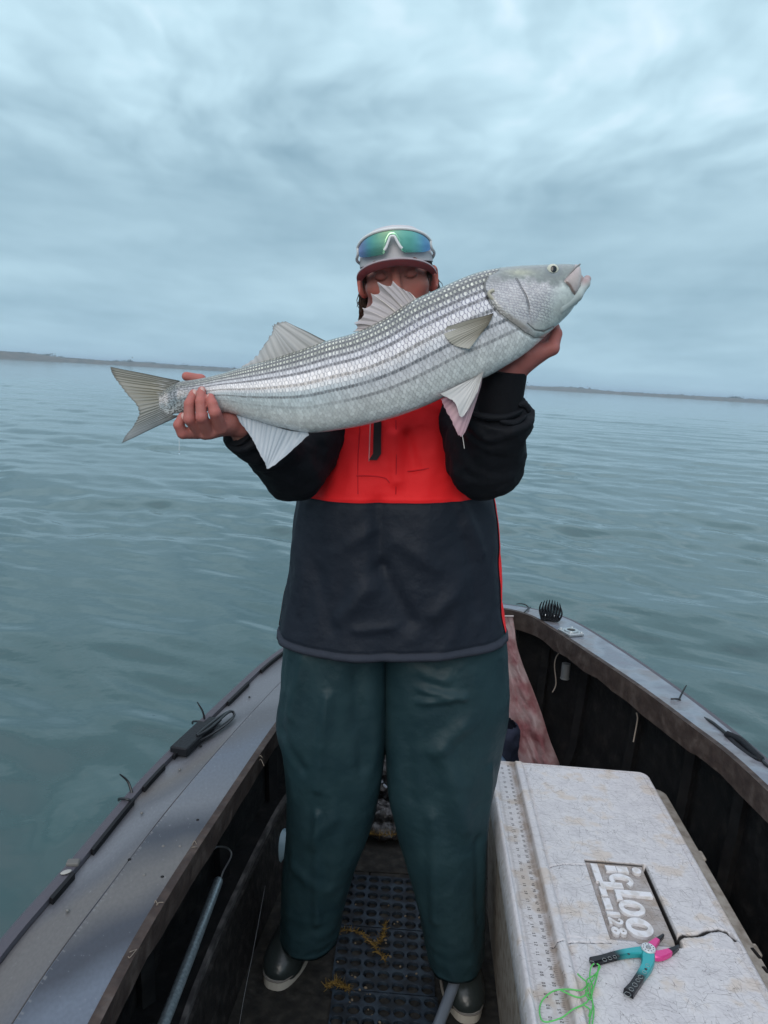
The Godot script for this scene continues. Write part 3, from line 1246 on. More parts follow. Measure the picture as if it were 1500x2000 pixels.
func lid_texture() -> ImageTexture:
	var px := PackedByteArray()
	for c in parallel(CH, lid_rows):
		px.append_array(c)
	var r := RandomNumberGenerator.new()
	r.seed = 77
	for k in 6500:
		var x := r.randf() * CW
		var y := r.randf() * CH
		if x < 140.0 and r.randf() < 0.8:
			continue
		var ang := r.randfn() * 0.45 + (0.12 if r.randf() < 0.62 else 1.15)
		if r.randf() < 0.2:
			ang = r.randf() * PI
		var l := r.randf_range(6.0, 46.0) * (2.0 if r.randf() < 0.08 else 1.0)
		var a := Vector2(x, y)
		var m := a + Vector2(cos(ang), sin(ang)) * l * 0.5
		var b := m + Vector2(cos(ang + r.randfn() * 0.02), sin(ang + r.randfn() * 0.02)) * l * 0.5
		var dk := r.randf_range(0.05, 0.30) * (1.5 if r.randf() < 0.1 else 1.0)
		scratch(px, a, m, dk)
		scratch(px, m, b, dk * 0.8)
	for k in 240:   # nicks and specks
		var a := Vector2(r.randf() * CW, r.randf() * CH)
		scratch(px, a, a + Vector2(r.randf_range(-4, 4), r.randf_range(-3, 3)), r.randf_range(0.3, 0.8), 1)
	# ruler: inches with eighths on one side, centimetres on the other
	var per := CH / (LZ * 2.0)
	for k in 40 * 8:
		var y := 20.0 + k * 0.0254 / 8.0 * per
		if y > CH - 14:
			break
		var l := 19 if k % 8 == 0 else 12 if k % 4 == 0 else 7
		scratch(px, Vector2(30, y), Vector2(30 + l, y), 0.42, 0)
		if k % 8 == 0 and k > 0:
			var n := 40 - k / 8
			digit(px, n / 10, 62, int(y) - 9, 2)
			digit(px, n % 10, 62, int(y) + 1, 2)
	for k in 102 * 2:
		var y := 20.0 + k * 0.005 * per
		if y > CH - 14:
			break
		scratch(px, Vector2(108 - (12 if k % 2 == 0 else 6), y), Vector2(108, y), 0.42, 0)
		if k % 4 == 2:
			var n := 101 - k / 2
			if n > 9:
				digit(px, n / 10 % 10, 92, int(y) - 8, 2)
			digit(px, n % 10, 92, int(y) + 1, 2)
	return ImageTexture.create_from_image(Image.create_from_data(CW, CH, false, Image.FORMAT_RGB8, px))

func stroke(points: Array, half: float, round := false) -> PackedVector2Array:
	var p := PackedVector2Array()
	for q in points:
		p.append(Vector2(q[0], q[1]))
	return Geometry2D.offset_polyline(p, half, Geometry2D.JOIN_ROUND if round else Geometry2D.JOIN_MITER, Geometry2D.END_BUTT)[0]

func ring_shape(g: Geo, xf: Transform3D, c: Vector2, r: Vector2, hole_: Vector2, height: float, a0 := 0.0, a1 := TAU) -> void:
	var n := 40
	var full := a1 - a0 > TAU - 0.01
	var rings := []
	for k in n + (0 if full else 1):
		var a := lerpf(a0, a1, float(k) / n)
		var d := Vector2(cos(a), sin(a))
		var o := c + d * r
		var i2 := c + d * hole_
		var cut := (o - i2).normalized() * 0.0006
		rings.append(PackedVector3Array([xf * Vector3(i2.x, i2.y, 0), xf * Vector3(i2.x, i2.y, height - 0.0006), xf * Vector3(i2.x + cut.x, i2.y + cut.y, height), xf * Vector3(o.x - cut.x, o.y - cut.y, height), xf * Vector3(o.x, o.y, height - 0.0006), xf * Vector3(o.x, o.y, 0)]))
	if full:
		rings.append(rings[0])
	g.loft(rings, true, not full, true)

func build_cooler() -> void:
	lid_frame = Transform3D(Basis(Vector3.UP, deg_to_rad(-2.6)), LID)
	var cnr := [lid_at(1147, 1689), lid_at(1257, 1680), lid_at(1317, 1837), lid_at(1194, 1840)]
	plate = Rect2((cnr[0].x + cnr[3].x) / 2.0, (cnr[0].y + cnr[1].y) / 2.0, (cnr[1].x + cnr[2].x - cnr[0].x - cnr[3].x) / 2.0, (cnr[2].y + cnr[3].y - cnr[0].y - cnr[1].y) / 2.0)
	lid_crack = PackedVector2Array([plate.end + Vector2(0, 0.002)])
	for q in [[1324, 1832], [1332, 1827], [1358, 1826], [1369, 1824], [1384, 1817], [1403, 1815], [1421, 1821], [1436, 1834]]:
		lid_crack.append(lid_at(q[0], q[1]))
	lid_seams = []
	for s in [[[1194, 1840], [1150, 1840], [1100, 1839], [1078, 1845]], [[1147, 1689], [1100, 1688], [1072, 1693]]]:
		var l := PackedVector2Array()
		for q in s:
			l.append(lid_at(q[0], q[1]))
		lid_seams.append(l)
	var cooler := thing("cooler", "large scratched white cooler with cracked lid and raised lettering", "cooler", Vector3(LID.x, 0, LID.z))
	cooler.rotation.y = deg_to_rad(-2.6)
	var g := Geo.new()
	var nx := 200
	var nz := 452
	for r in nz + 1:
		for c in nx + 1:
			var u := float(c) / nx * 2.0 - 1.0
			var w := float(r) / nz * 2.0 - 1.0
			var p := Vector2(u * LX, w * LZ)
			var y := lid_height(p)
			var rad := 0.030
			var q := p.abs() - Vector2(LX - rad, LZ - rad)
			if q.x > 0.0 and q.y > 0.0:
				var q2 := q * (maxf(q.x, q.y) / q.length())
				p = (Vector2(LX - rad, LZ - rad) + q2) * p.sign()
			g.add(Vector3(p.x, LID.y + y, p.y), Vector2(float(c) / nx, float(r) / nz))
	for r in nz:
		for c in nx:
			var q := r * (nx + 1) + c
			g.quad(q, q + 1, q + nx + 2, q + nx + 1)
	g.normals()
	if g.n[(nx + 1) * 200 + 100].y < 0.0:
		g.flip()
		g.n.resize(0)
	var white := mat(Color.WHITE, 0.55)
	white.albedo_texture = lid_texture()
	var grit := ntex(noise(164, 0.09, 4), 512, true, 3.0)
	bumpy(white, grit, 0.10)
	white.uv1_scale = Vector3(1, 1, 1)
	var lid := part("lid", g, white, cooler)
	var shell := mat(Color.WHITE, 0.6)
	shell.albedo_texture = ntex(noise(165, 0.02, 5), 512, false, 1.0, ramp([[0.3, lin(0.50, 0.48, 0.48)], [0.5, lin(0.60, 0.59, 0.61)], [0.8, lin(0.42, 0.38, 0.35)]]))
	planar(shell, 2.5, true)
	bumpy(shell, grit, 0.4)
	var sk := Geo.new()
	sk.loft([rounded(LX, LZ, 0.030, LID.y - 0.0095), rounded(LX + 0.004, LZ + 0.004, 0.032, LID.y - 0.020), rounded(LX + 0.005, LZ + 0.005, 0.032, LID.y - 0.052), rounded(LX - 0.004, LZ - 0.004, 0.030, LID.y - 0.055)], true, false)
	part("lid_skirt", sk, shell, lid)
	var tan := mat(Color.WHITE, 0.65)
	tan.albedo_texture = ntex(noise(166, 0.02, 5), 512, false, 1.0, ramp([[0.2, lin(0.20, 0.17, 0.14)], [0.5, lin(0.30, 0.27, 0.235)], [0.8, lin(0.36, 0.33, 0.29)]]))
	planar(tan, 2.5, true)
	bumpy(tan, grit, 0.5)
	var bd := Geo.new()
	var shift = func(ring: PackedVector3Array, dx: float) -> PackedVector3Array:
		for k in ring.size():
			ring[k].x += dx
		return ring
	bd.loft([shift.call(rounded(LX - 0.004, LZ - 0.01, 0.03, LID.y - 0.0505), 0.03), shift.call(rounded(LX + 0.018, LZ + 0.004, 0.034, LID.y - 0.053), 0.034), shift.call(rounded(LX + 0.020, LZ + 0.006, 0.034, LID.y - 0.060), 0.034), shift.call(rounded(LX + 0.019, LZ + 0.006, 0.034, LID.y - 0.10), 0.033), shift.call(rounded(LX + 0.002, LZ, 0.034, LID.y - 0.112), 0.008), rounded(LX - 0.03, LZ - 0.03, 0.034, 0.004)], true, true)
	part("body", bd, tan, cooler)
	# latch stubs and dents on the far long side
	for q in [0.10, -0.22]:
		var hg := Geo.new()
		hg.box(Transform3D(Basis(), Vector3(LX + 0.056, LID.y - 0.062, q)), Vector3(0.016, 0.012, 0.035), 0.004)
		part("hinge", hg, tan, cooler)
	for q in [[0.12, 0.028], [0.165, 0.016], [0.30, 0.02]]:
		var hg := Geo.new()
		hg.box(Transform3D(Basis(Vector3.UP, 0.2), Vector3(LX + 0.047, LID.y - 0.0525, q[0])), Vector3(0.007, 0.006, q[1]), 0.001)
		part("gap", hg, mat(lin(0.01, 0.009, 0.009), 0.8), cooler)
	# raised letters reading towards the near end
	var pf := Transform3D(Basis(Vector3(0, 0, 1), Vector3(1, 0, 0), Vector3(0, 1, 0)), Vector3(plate.position.x, LID.y - 0.0083, plate.position.y))
	var T := plate.size.y
	var H := plate.size.x
	var lm := mat(Color.WHITE, 0.55)
	lm.albedo_texture = ntex(noise(167, 0.03, 4), 256, false, 1.0, ramp([[0.3, lin(0.54, 0.51, 0.50)], [0.6, lin(0.66, 0.65, 0.67)]]))
	planar(lm, 5.0)
	bumpy(lm, grit, 0.3)
	var bar := func(t0: float, t1: float, h0: float, h1: float) -> PackedVector2Array:
		return PackedVector2Array([Vector2(t0 * T, h0 * H), Vector2(t1 * T, h0 * H), Vector2(t1 * T, h1 * H), Vector2(t0 * T, h1 * H)])
	var up := 0.0072
	var letters := []
	for k in 6:
		letters.append(Geo.new())
	letters[0].extrude(bar.call(0.045, 0.122, 0.32, 0.50), pf, up, 0.0006)
	letters[0].extrude(bar.call(0.045, 0.122, 0.506, 0.70), pf, up, 0.0006)
	var dot := PackedVector2Array()
	for k in 24:
		dot.append(Vector2((0.085 + 0.046 * cos(TAU * k / 24)) * T, (0.845 + 0.078 * sin(TAU * k / 24)) * H))
	letters[0].extrude(dot, pf, up, 0.0006)
	ring_shape(letters[1], pf, Vector2(0.245 * T, 0.51 * H), Vector2(0.092 * T, 0.20 * H), Vector2(0.038 * T, 0.125 * H), up, 0.55, TAU - 1.0)
	letters[1].extrude(bar.call(0.285, 0.355, 0.12, 0.50), pf, up + 0.0003, 0.0006)
	letters[1].extrude(bar.call(0.035, 0.283, 0.075, 0.195), pf, up, 0.0006)
	letters[1].extrude(bar.call(0.357, 0.475, 0.085, 0.195), pf, up, 0.0006)
	letters[1].extrude(bar.call(0.505, 0.645, 0.075, 0.20), pf, up, 0.0006)
	letters[2].extrude(bar.call(0.375, 0.44, 0.33, 0.93), pf, up, 0.0006)
	letters[2].extrude(bar.call(0.441, 0.505, 0.32, 0.42), pf, up - 0.0003, 0.0006)
	ring_shape(letters[3], pf, Vector2(0.602 * T, 0.51 * H), Vector2(0.098 * T, 0.205 * H), Vector2(0.042 * T, 0.130 * H), up)
	ring_shape(letters[4], pf, Vector2(0.832 * T, 0.51 * H), Vector2(0.112 * T, 0.205 * H), Vector2(0.040 * T, 0.125 * H), up)
	letters[5].extrude(bar.call(0.672, 0.712, 0.07, 0.28), pf, up, 0.0006)
	for k in 6:
		part("letter", letters[k], lm, lid)
	var two := Geo.new()
	var pts := []
	for k in 9:
		var a := lerpf(PI * 0.95, -PI * 0.25, k / 8.0)
		pts.append([(0.785 + 0.026 * cos(a)) * T, (0.215 + 0.048 * sin(a)) * H])
	pts.append([0.757 * T, 0.085 * H])
	pts.append([0.822 * T, 0.085 * H])
	two.extrude(stroke(pts, 0.0030, false), pf, up, 0.0)
	part("letter", two, lm, lid)
	var eight := Geo.new()
	ring_shape(eight, pf, Vector2(0.898 * T, 0.118 * H), Vector2(0.046 * T, 0.066 * H), Vector2(0.012 * T, 0.018 * H), up)
	ring_shape(eight, pf, Vector2(0.898 * T, 0.232 * H), Vector2(0.040 * T, 0.058 * H), Vector2(0.010 * T, 0.016 * H), up + 0.0003)
	part("letter", eight, lm, lid)


# ---------------------------------------------------------------- pliers on the lid
func zoomed(q: Array) -> Vector2:
	return Vector2(1130.0 + q[0] / 5.714, 1650.0 + q[1] / 5.714)

# a bar that widens and narrows along its middle line; rows [x, y, half width]
func forged(rows: Array, y0: float, thick: float, g: Geo, shade: Callable) -> void:
	var sec := []
	var mids := PackedVector3Array()
	var halves := PackedFloat32Array()
	for q in rows:
		var p := zoomed(q)
		mids.append(at_y(p.x, p.y, y0))
		halves.append(q[2] * 0.00018)
	var n := 40
	var line := curve(mids, n)
	var first := g.v.size()
	for k in n:
		var t := float(k) / (n - 1)
		var d := (line[mini(k + 1, n - 1)] - line[maxi(k - 1, 0)]).normalized()
		var side := d.cross(Vector3.UP) * curve1(halves, t)
		var b := side * 0.18
		var up := Vector3.UP * thick
		sec.append(PackedVector3Array([line[k] - side, line[k] - side + up * 0.72, line[k] - side + b + up, line[k] + side - b + up, line[k] + side + up * 0.72, line[k] + side]))
	g.loft(sec, true, true, true)
	for k in range(first, g.v.size()):
		var best := 1e9
		var t := 0.0
		for s in n:
			var e := g.v[k].distance_squared_to(line[s])
			if e < best:
				best = e
				t = float(s) / (n - 1)
		g.c[k] = shade.call(t)

func build_pliers() -> void:
	var y0 := LID.y + 0.0015
	var mid := zoomed([770, 1222])
	var at := at_y(mid.x, mid.y, y0)
	var pl := thing("fishing_pliers", "open fishing pliers with teal to black handles and pink jaws", "pliers", at)
	var paint := mat(Color.WHITE, 0.32, 0.25)
	paint.vertex_color_use_as_albedo = true
	var teal := Color(0.035, 0.33, 0.35)
	var ink := Color(0.010, 0.011, 0.015)
	var pink := Color(0.62, 0.055, 0.24)
	var fade := func(t: float) -> Color: return teal.lerp(ink, smoothstep(0.42, 0.66, t))
	var jaw := func(t: float) -> Color: return pink if t < 0.62 else ink
	var shapes := [
		["handle", [[770, 1220, 62], [700, 1222, 50], [600, 1230, 42], [490, 1246, 38], [380, 1272, 36], [260, 1306, 35], [140, 1335, 40]], 0.011, fade],
		["handle", [[770, 1235, 70], [772, 1320, 66], [752, 1400, 55], [705, 1475, 48], [655, 1550, 46], [605, 1625, 46], [552, 1690, 52]], 0.0125, fade],
		["jaw", [[775, 1215, 62], [812, 1155, 46], [858, 1108, 32], [900, 1075, 20], [942, 1040, 11]], 0.009, jaw],
		["jaw", [[790, 1235, 66], [880, 1262, 52], [975, 1240, 40], [1050, 1205, 24], [1112, 1170, 12]], 0.010, jaw],
	]
	for s in shapes:
		var g := Geo.new()
		forged(s[1], y0, s[2], g, s[3])
		for k in g.v.size():
			g.v[k] -= at
		part(s[0], g, paint, pl)
	var pv := Geo.new()
	var disc := PackedVector2Array()
	for k in 36:
		disc.append(Vector2(cos(TAU * k / 36), sin(TAU * k / 36)) * 0.0135)
	var up := Basis(Vector3.RIGHT, Vector3.FORWARD, Vector3.UP)
	pv.extrude(disc, Transform3D(up, Vector3(0, 0.0105, 0)), 0.0045, 0.001)
	var pvo := part("pivot", pv, mat(lin(0.55, 0.56, 0.58), 0.35, 0.3), pl)
	var dark := mat(lin(0.02, 0.02, 0.023), 0.4)
	for k in 10:
		var hg := Geo.new()
		hg.ball(Vector3(cos(TAU * k / 10) * 0.0095, 0.0150, sin(TAU * k / 10) * 0.0095), Vector3(0.0013, 0.0004, 0.0013), Basis(), 4, 8)
		part("dimple", hg, dark, pvo)
	var cg := Geo.new()
	var small := PackedVector2Array()
	for k in 24:
		small.append(Vector2(cos(TAU * k / 24), sin(TAU * k / 24)) * 0.0048)
	cg.extrude(small, Transform3D(up, Vector3(0, 0.0148, 0)), 0.0018, 0.0005)
	part("screw", cg, mat(lin(0.30, 0.30, 0.31), 0.35, 0.6), pvo)
	var line_mat := mat(lin(0.30, 0.33, 0.34), 0.5)
	# drilled holes and pale honeycomb lines on the handles
	for q in [[560, 1218, 14, 0.0117], [445, 1240, 14, 0.0117], [752, 1385, 15, 0.0132], [712, 1462, 15, 0.0132]]:
		var z := zoomed(q)
		var p := at_y(z.x, z.y, y0 + q[3]) - at
		var hg := Geo.new()
		hg.ball(p, Vector3(q[2] * 0.00018, 0.0005, q[2] * 0.00018), Basis(), 4, 14)
		part("hole", hg, dark, pl)
	for q in [[150, 1318, 30, 0.0112], [290, 1282, 24, 0.0112], [350, 1266, 22, 0.0112], [405, 1250, 20, 0.0112], [548, 1668, 32, 0.0127], [588, 1612, 24, 0.0127], [628, 1562, 26, 0.0127], [662, 1512, 22, 0.0127], [690, 1475, 24, 0.0127], [770, 1345, 22, 0.0127], [735, 1420, 22, 0.0127]]:
		var z := zoomed(q)
		var p := at_y(z.x, z.y, y0 + q[3]) - at
		var ring := PackedVector3Array()
		for k in 7:
			ring.append(p + Vector3(cos(TAU * k / 6 + q[0]), 0, sin(TAU * k / 6 + q[0])) * q[2] * 0.00018)
		var comb := Geo.new()
		comb.tube(ring, 0.00042, 4, false)
		part("honeycomb_line", comb, line_mat, pl)
	# green cord
	var cord := Geo.new()
	var gy := LID.y + 0.004
	for path in [
		[[1166, 1882, 12], [1172, 1890, 10], [1160, 1905, 4], [1146, 1915, 2], [1150, 1940, 1], [1158, 1962, 1], [1152, 1990, 1], [1150, 2020, 1]],
		[[1160, 1882, 12], [1154, 1890, 9], [1152, 1910, 3], [1158, 1930, 2], [1148, 1955, 1], [1140, 1962, 1], [1152, 1972, 2], [1150, 1985, 1]],
		[[1150, 1920, 2], [1136, 1934, 1], [1110, 1932, 1], [1080, 1936, 0], [1058, 1956, -5], [1054, 1980, -6], [1064, 1996, -4], [1096, 1988, 1], [1118, 1972, 3], [1140, 1962, 1]],
		[[1146, 1918, 3], [1132, 1906, 2], [1128, 1902, 2]], [[1152, 1925, 5], [1166, 1900, 6], [1170, 1884, 11]], [[1150, 1922, 5], [1144, 1942, 4], [1156, 1952, 4], [1152, 1925, 6]],
		[[1095, 1934, 1], [1130, 1948, 1], [1150, 1938, 4]], [[1170, 1890, 8], [1164, 1915, 2], [1156, 1945, 2], [1160, 1975, 1], [1154, 2015, 1]],
	]:
		var pts := PackedVector3Array()
		for q in path:
			pts.append(at_y(q[0], q[1], gy + q[2] * 0.001))
		cord.tube(curve(pts, 40), 0.0013, 6)
	var green := mat(lin(0.12, 0.50, 0.13), 0.5)
	green.backlight_enabled = true
	green.backlight = Color(0.2, 0.5, 0.2)
	solo("lanyard", cord, green, "tangled bright green cord tied to the pliers on the cooler lid", "cord")


# ---------------------------------------------------------------- on the decks
func path_y(list: Array, y: float) -> PackedVector3Array:   # rows [px, py, height over y]
	var out := PackedVector3Array()
	for q in list:
		out.append(at_y(q[0], q[1], y + (q[2] if q.size() > 2 else 0.0)))
	return out

func build_deck_things() -> void:
	var black := mat(lin(0.010, 0.011, 0.014), 0.5)
	bumpy(planar(black, 8.0), ntex(noise(171, 0.05, 3), 256, true, 3.0), 0.5)
	var wire := mat(lin(0.008, 0.009, 0.012), 0.4)
	# folded strap with a cord loop on the left deck
	var c := at_y(372, 1452, DECK + 0.02)
	var strap := thing("strap", "folded black strap with a cord loop lying on the left deck", "strap", at_y(372, 1452, DECK))
	var o := strap.position
	var a := at_y(348, 1466, DECK + 0.018)
	var b := at_y(402, 1415, DECK + 0.018)
	var dir := (b - a).normalized()
	var g := Geo.new()
	g.box(Transform3D(Basis(dir, Vector3.UP, dir.cross(Vector3.UP)), (a + b) / 2.0 - o - Vector3(0, 0.004, 0)), Vector3((b - a).length(), 0.022, 0.044), 0.003)
	part("fold", g, black, strap)
	g = Geo.new()
	g.box(Transform3D(Basis(Vector3.FORWARD, 0.0) * Basis(dir, Vector3.UP, dir.cross(Vector3.UP)), b + dir * 0.012 - o - Vector3(0, 0.009, 0)), Vector3(0.09, 0.008, 0.036), 0.002)
	part("tongue", g, black, strap)
	for q in [[[385, 1438, 0.026], [408, 1424, 0.026], [430, 1405, 0.024], [447, 1391, 0.022], [456, 1391, 0.016], [455, 1402, 0.012], [438, 1418, 0.012], [410, 1436, 0.012], [390, 1446, 0.014]], [[384, 1436, 0.024], [405, 1418, 0.025], [432, 1398, 0.022], [450, 1389, 0.018], [458, 1396, 0.014], [448, 1407, 0.012], [420, 1428, 0.010], [398, 1444, 0.010]]]:
		g = Geo.new()
		g.tube(curve(path_y(q, DECK), 40), 0.0032, 7)
		for k in g.v.size():
			g.v[k] -= o
		part("cord_loop", g, wire, strap)
	# cable ties round the rails, their tails standing up
	var ties := [
		[[[400, 1409, 0.005], [396, 1390, 0.03], [385, 1371, 0.055]], [[376, 1413, -0.02], [377, 1409, 0.008], [388, 1409, 0.016], [398, 1412, 0.014], [400, 1416, 0.004]], "black cable tie with upright tail on left rail beside the folded strap"],
		[[[259, 1555, 0.005], [250, 1527, 0.03], [234, 1512, 0.05]], [[232, 1563, -0.02], [233, 1560, 0.008], [243, 1560, 0.016], [253, 1563, 0.014], [256, 1568, 0.004]], "black cable tie with bent tail on left rail nearer the camera"],
		[[[1326, 1367, 0.0], [1333, 1352, 0.02], [1341, 1338, 0.04]], [[1310, 1365, 0.004], [1318, 1365, 0.006], [1327, 1366, 0.003], [1332, 1372, -0.01]], "black cable tie with upright tail on right rail above the dark hold"],
		[[[1033, 1187, 0.004], [1026, 1181, 0.012], [1016, 1179, 0.016], [1008, 1180, 0.010]], [[1024, 1196, 0.004], [1030, 1190, 0.008], [1033, 1187, 0.004], [1036, 1186, -0.01]], "small black cable tie curled on the bow rail beside the jacket"],
	]
	for q in ties:
		g = Geo.new()
		g.tube(curve(path_y(q[0], DECK), 16), PackedFloat32Array([0.0028, 0.0028, 0.0028, 0.0028, 0.0028, 0.0027, 0.0026, 0.0026, 0.0025, 0.0024, 0.0023, 0.0022, 0.002, 0.0018, 0.0016, 0.0014]), 6)
		var t := thing("cable_tie", q[2], "cable tie", at_y(q[0][0][0], q[0][0][1], DECK))
		for k in g.v.size():
			g.v[k] -= t.position
		part("tail", g, wire, t)
		g = Geo.new()
		g.tube(curve(path_y(q[1], DECK), 16), 0.0028, 6)
		for k in g.v.size():
			g.v[k] -= t.position
		part("band", g, wire, t)
	# pale clip on the left rail
	g = Geo.new()
	g.box(Transform3D(Basis(Vector3.UP, 0.15), at_y(143, 1685, DECK + 0.013)), Vector3(0.022, 0.008, 0.016), 0.002)
	solo("rail_clip", g, mat(lin(0.13, 0.125, 0.12), 0.6), "small worn grey clip on the left rail near the lower edge", "clip")
	g = Geo.new()
	g.ball(at_y(129, 1703, DECK + 0.0135), Vector3(0.010, 0.0015, 0.006), Basis(Vector3.UP, 0.7), 6, 12)
	solo("paint_chip", g, mat(lin(0.34, 0.33, 0.31), 0.7), "pale oval chip of bare rail beside the grey clip", "chip")
	# toothed rest on the bow deck
	var base := at_y(1073, 1211, DECK + 0.002)
	var rest := thing("rod_rest", "black rod rest with a double row of curved prongs on bow deck", "rod rest", base)
	var fr := Basis(Vector3.UP, deg_to_rad(-8.0))
	rest.basis = fr
	g = Geo.new()
	g.box(Transform3D(Basis(), Vector3(0, 0.012, 0)), Vector3(0.072, 0.022, 0.040), 0.003)
	part("base", g, black, rest)
	var prong := Geo.new()
	for s in [-1.0, 1.0]:
		for k in 8:
			var x := lerpf(-0.036, 0.036, k / 7.0) + (0.003 if s > 0.0 else 0.0)
			var h := 0.068 + 0.012 * (1.0 - pow((k - 3.5) / 3.5, 2.0)) - (0.008 if s > 0.0 else 0.0)
			g = Geo.new()
			g.tube(curve(PackedVector3Array([Vector3(x * 0.9, 0.005, s * 0.012), Vector3(x * 1.08, 0.026, s * 0.022), Vector3(x * 1.10, h * 0.7, s * 0.020), Vector3(x * 0.96, h, s * 0.012)]), 14), PackedFloat32Array([0.0034, 0.0036, 0.0038, 0.0038, 0.0038, 0.0038, 0.0036, 0.0035, 0.0033, 0.003, 0.0027, 0.0023, 0.0018, 0.001]), 7)
			part("prong", g, black, rest)
	for x in [-0.019, 0.017]:
		g = Geo.new()
		g.ball(Vector3(x, 0.024, 0.0205), Vector3(0.0042, 0.0042, 0.003), Basis(), 8, 12)
		part("bolt", g, mat(lin(0.72, 0.72, 0.72), 0.2, 0.8), rest)
	# square mounting plate with a ring
	var pc := at_y(1115, 1237, DECK + 0.002)
	var pl := thing("mounting_plate", "square steel mounting plate with open ring bolted to right deck", "plate", pc)
	var ea := (at_y(1126, 1247, DECK) - at_y(1090, 1227, DECK)).normalized()
	pl.basis = Basis(ea, Vector3.UP, ea.cross(Vector3.UP))
	var steel := mat(lin(0.42, 0.44, 0.45), 0.35, 0.7)
	var dark := mat(lin(0.012, 0.012, 0.014), 0.5)
	g = Geo.new()
	g.box(Transform3D(Basis(), Vector3(0, 0.005, 0)), Vector3(0.076, 0.010, 0.066), 0.002)
	part("plate", g, steel, pl)
	g = Geo.new()
	var ring := []
	for k in 33:
		var an := TAU * k / 32.0
		var d := Vector3(cos(an), 0, sin(an))
		ring.append(PackedVector3Array([d * 0.016 + Vector3.UP * 0.0102, d * 0.016 + Vector3.UP * 0.0145, d * 0.026 + Vector3.UP * 0.0145, d * 0.027 + Vector3.UP * 0.0102]))
	g.loft(ring, true, false, true)
	part("ring", g, steel, pl)
	g = Geo.new()
	var disc := PackedVector2Array()
	for k in 24:
		disc.append(Vector2(cos(TAU * k / 24), sin(TAU * k / 24)) * 0.0158)
	g.extrude(disc, Transform3D(Basis(Vector3.RIGHT, Vector3.FORWARD, Vector3.UP), Vector3(0, 0.0098, 0)), 0.0008)
	part("socket", g, dark, pl)
	for s in [[-1, -1], [1, -1], [-1, 1], [1, 1]]:
		g = Geo.new()
		g.ball(Vector3(0.030 * s[0], 0.0105, 0.025 * s[1]), Vector3(0.006, 0.005, 0.006), Basis(), 8, 12)
		part("bolt", g, steel, pl)
	# strap hanging over the right rail
	g = Geo.new()
	g.tube(curve(path_y([[1374, 1402, -0.005], [1390, 1410, 0.004], [1408, 1424, 0.004], [1424, 1436, 0.004], [1446, 1440, 0.006], [1470, 1462, 0.004], [1486, 1482, 0.003], [1500, 1496, 0.003], [1530, 1520, -0.01]], DECK), 40), 0.0045, 7)
	var loop := Geo.new()
	var l := path_y([[1420, 1434, 0.006], [1446, 1446, 0.008], [1470, 1468, 0.006], [1486, 1484, 0.002], [1470, 1480, -0.004], [1440, 1458, -0.004], [1420, 1436, 0.0]], DECK)
	loop.tube(curve(l, 30), 0.010, 8)
	var rs := thing("mooring_strap", "black strap and loop trailing over the outer edge of the right deck", "strap", at_y(1446, 1450, DECK))
	for k in g.v.size():
		g.v[k] -= rs.position
	for k in loop.v.size():
		loop.v[k] -= rs.position
	part("line", g, wire, rs)
	part("loop", loop, black, rs)
	# frayed twine hanging under the right coaming
	var twine := mat(lin(0.34, 0.29, 0.25), 0.9)
	for q in [[[[1100, 1270, 0.0], [1088, 1280, -0.03], [1083, 1300, -0.07], [1086, 1335, -0.13], [1079, 1352, -0.16]], "frayed pale twine under right coaming nearer the bow"], [[[1243, 1392, -0.01], [1245, 1404, -0.04], [1241, 1428, -0.09], [1237, 1449, -0.125]], "short pale twine hanging from right coaming above the cooler"]]:
		g = Geo.new()
		var pts := PackedVector3Array()
		for e in q[0]:
			pts.append(at_d(e[0], e[1], 3.02 if e[0] < 1200 else 2.52))
		g.tube(curve(pts, 20), 0.0022, 6)
		solo("twine", g, twine, q[1], "twine")


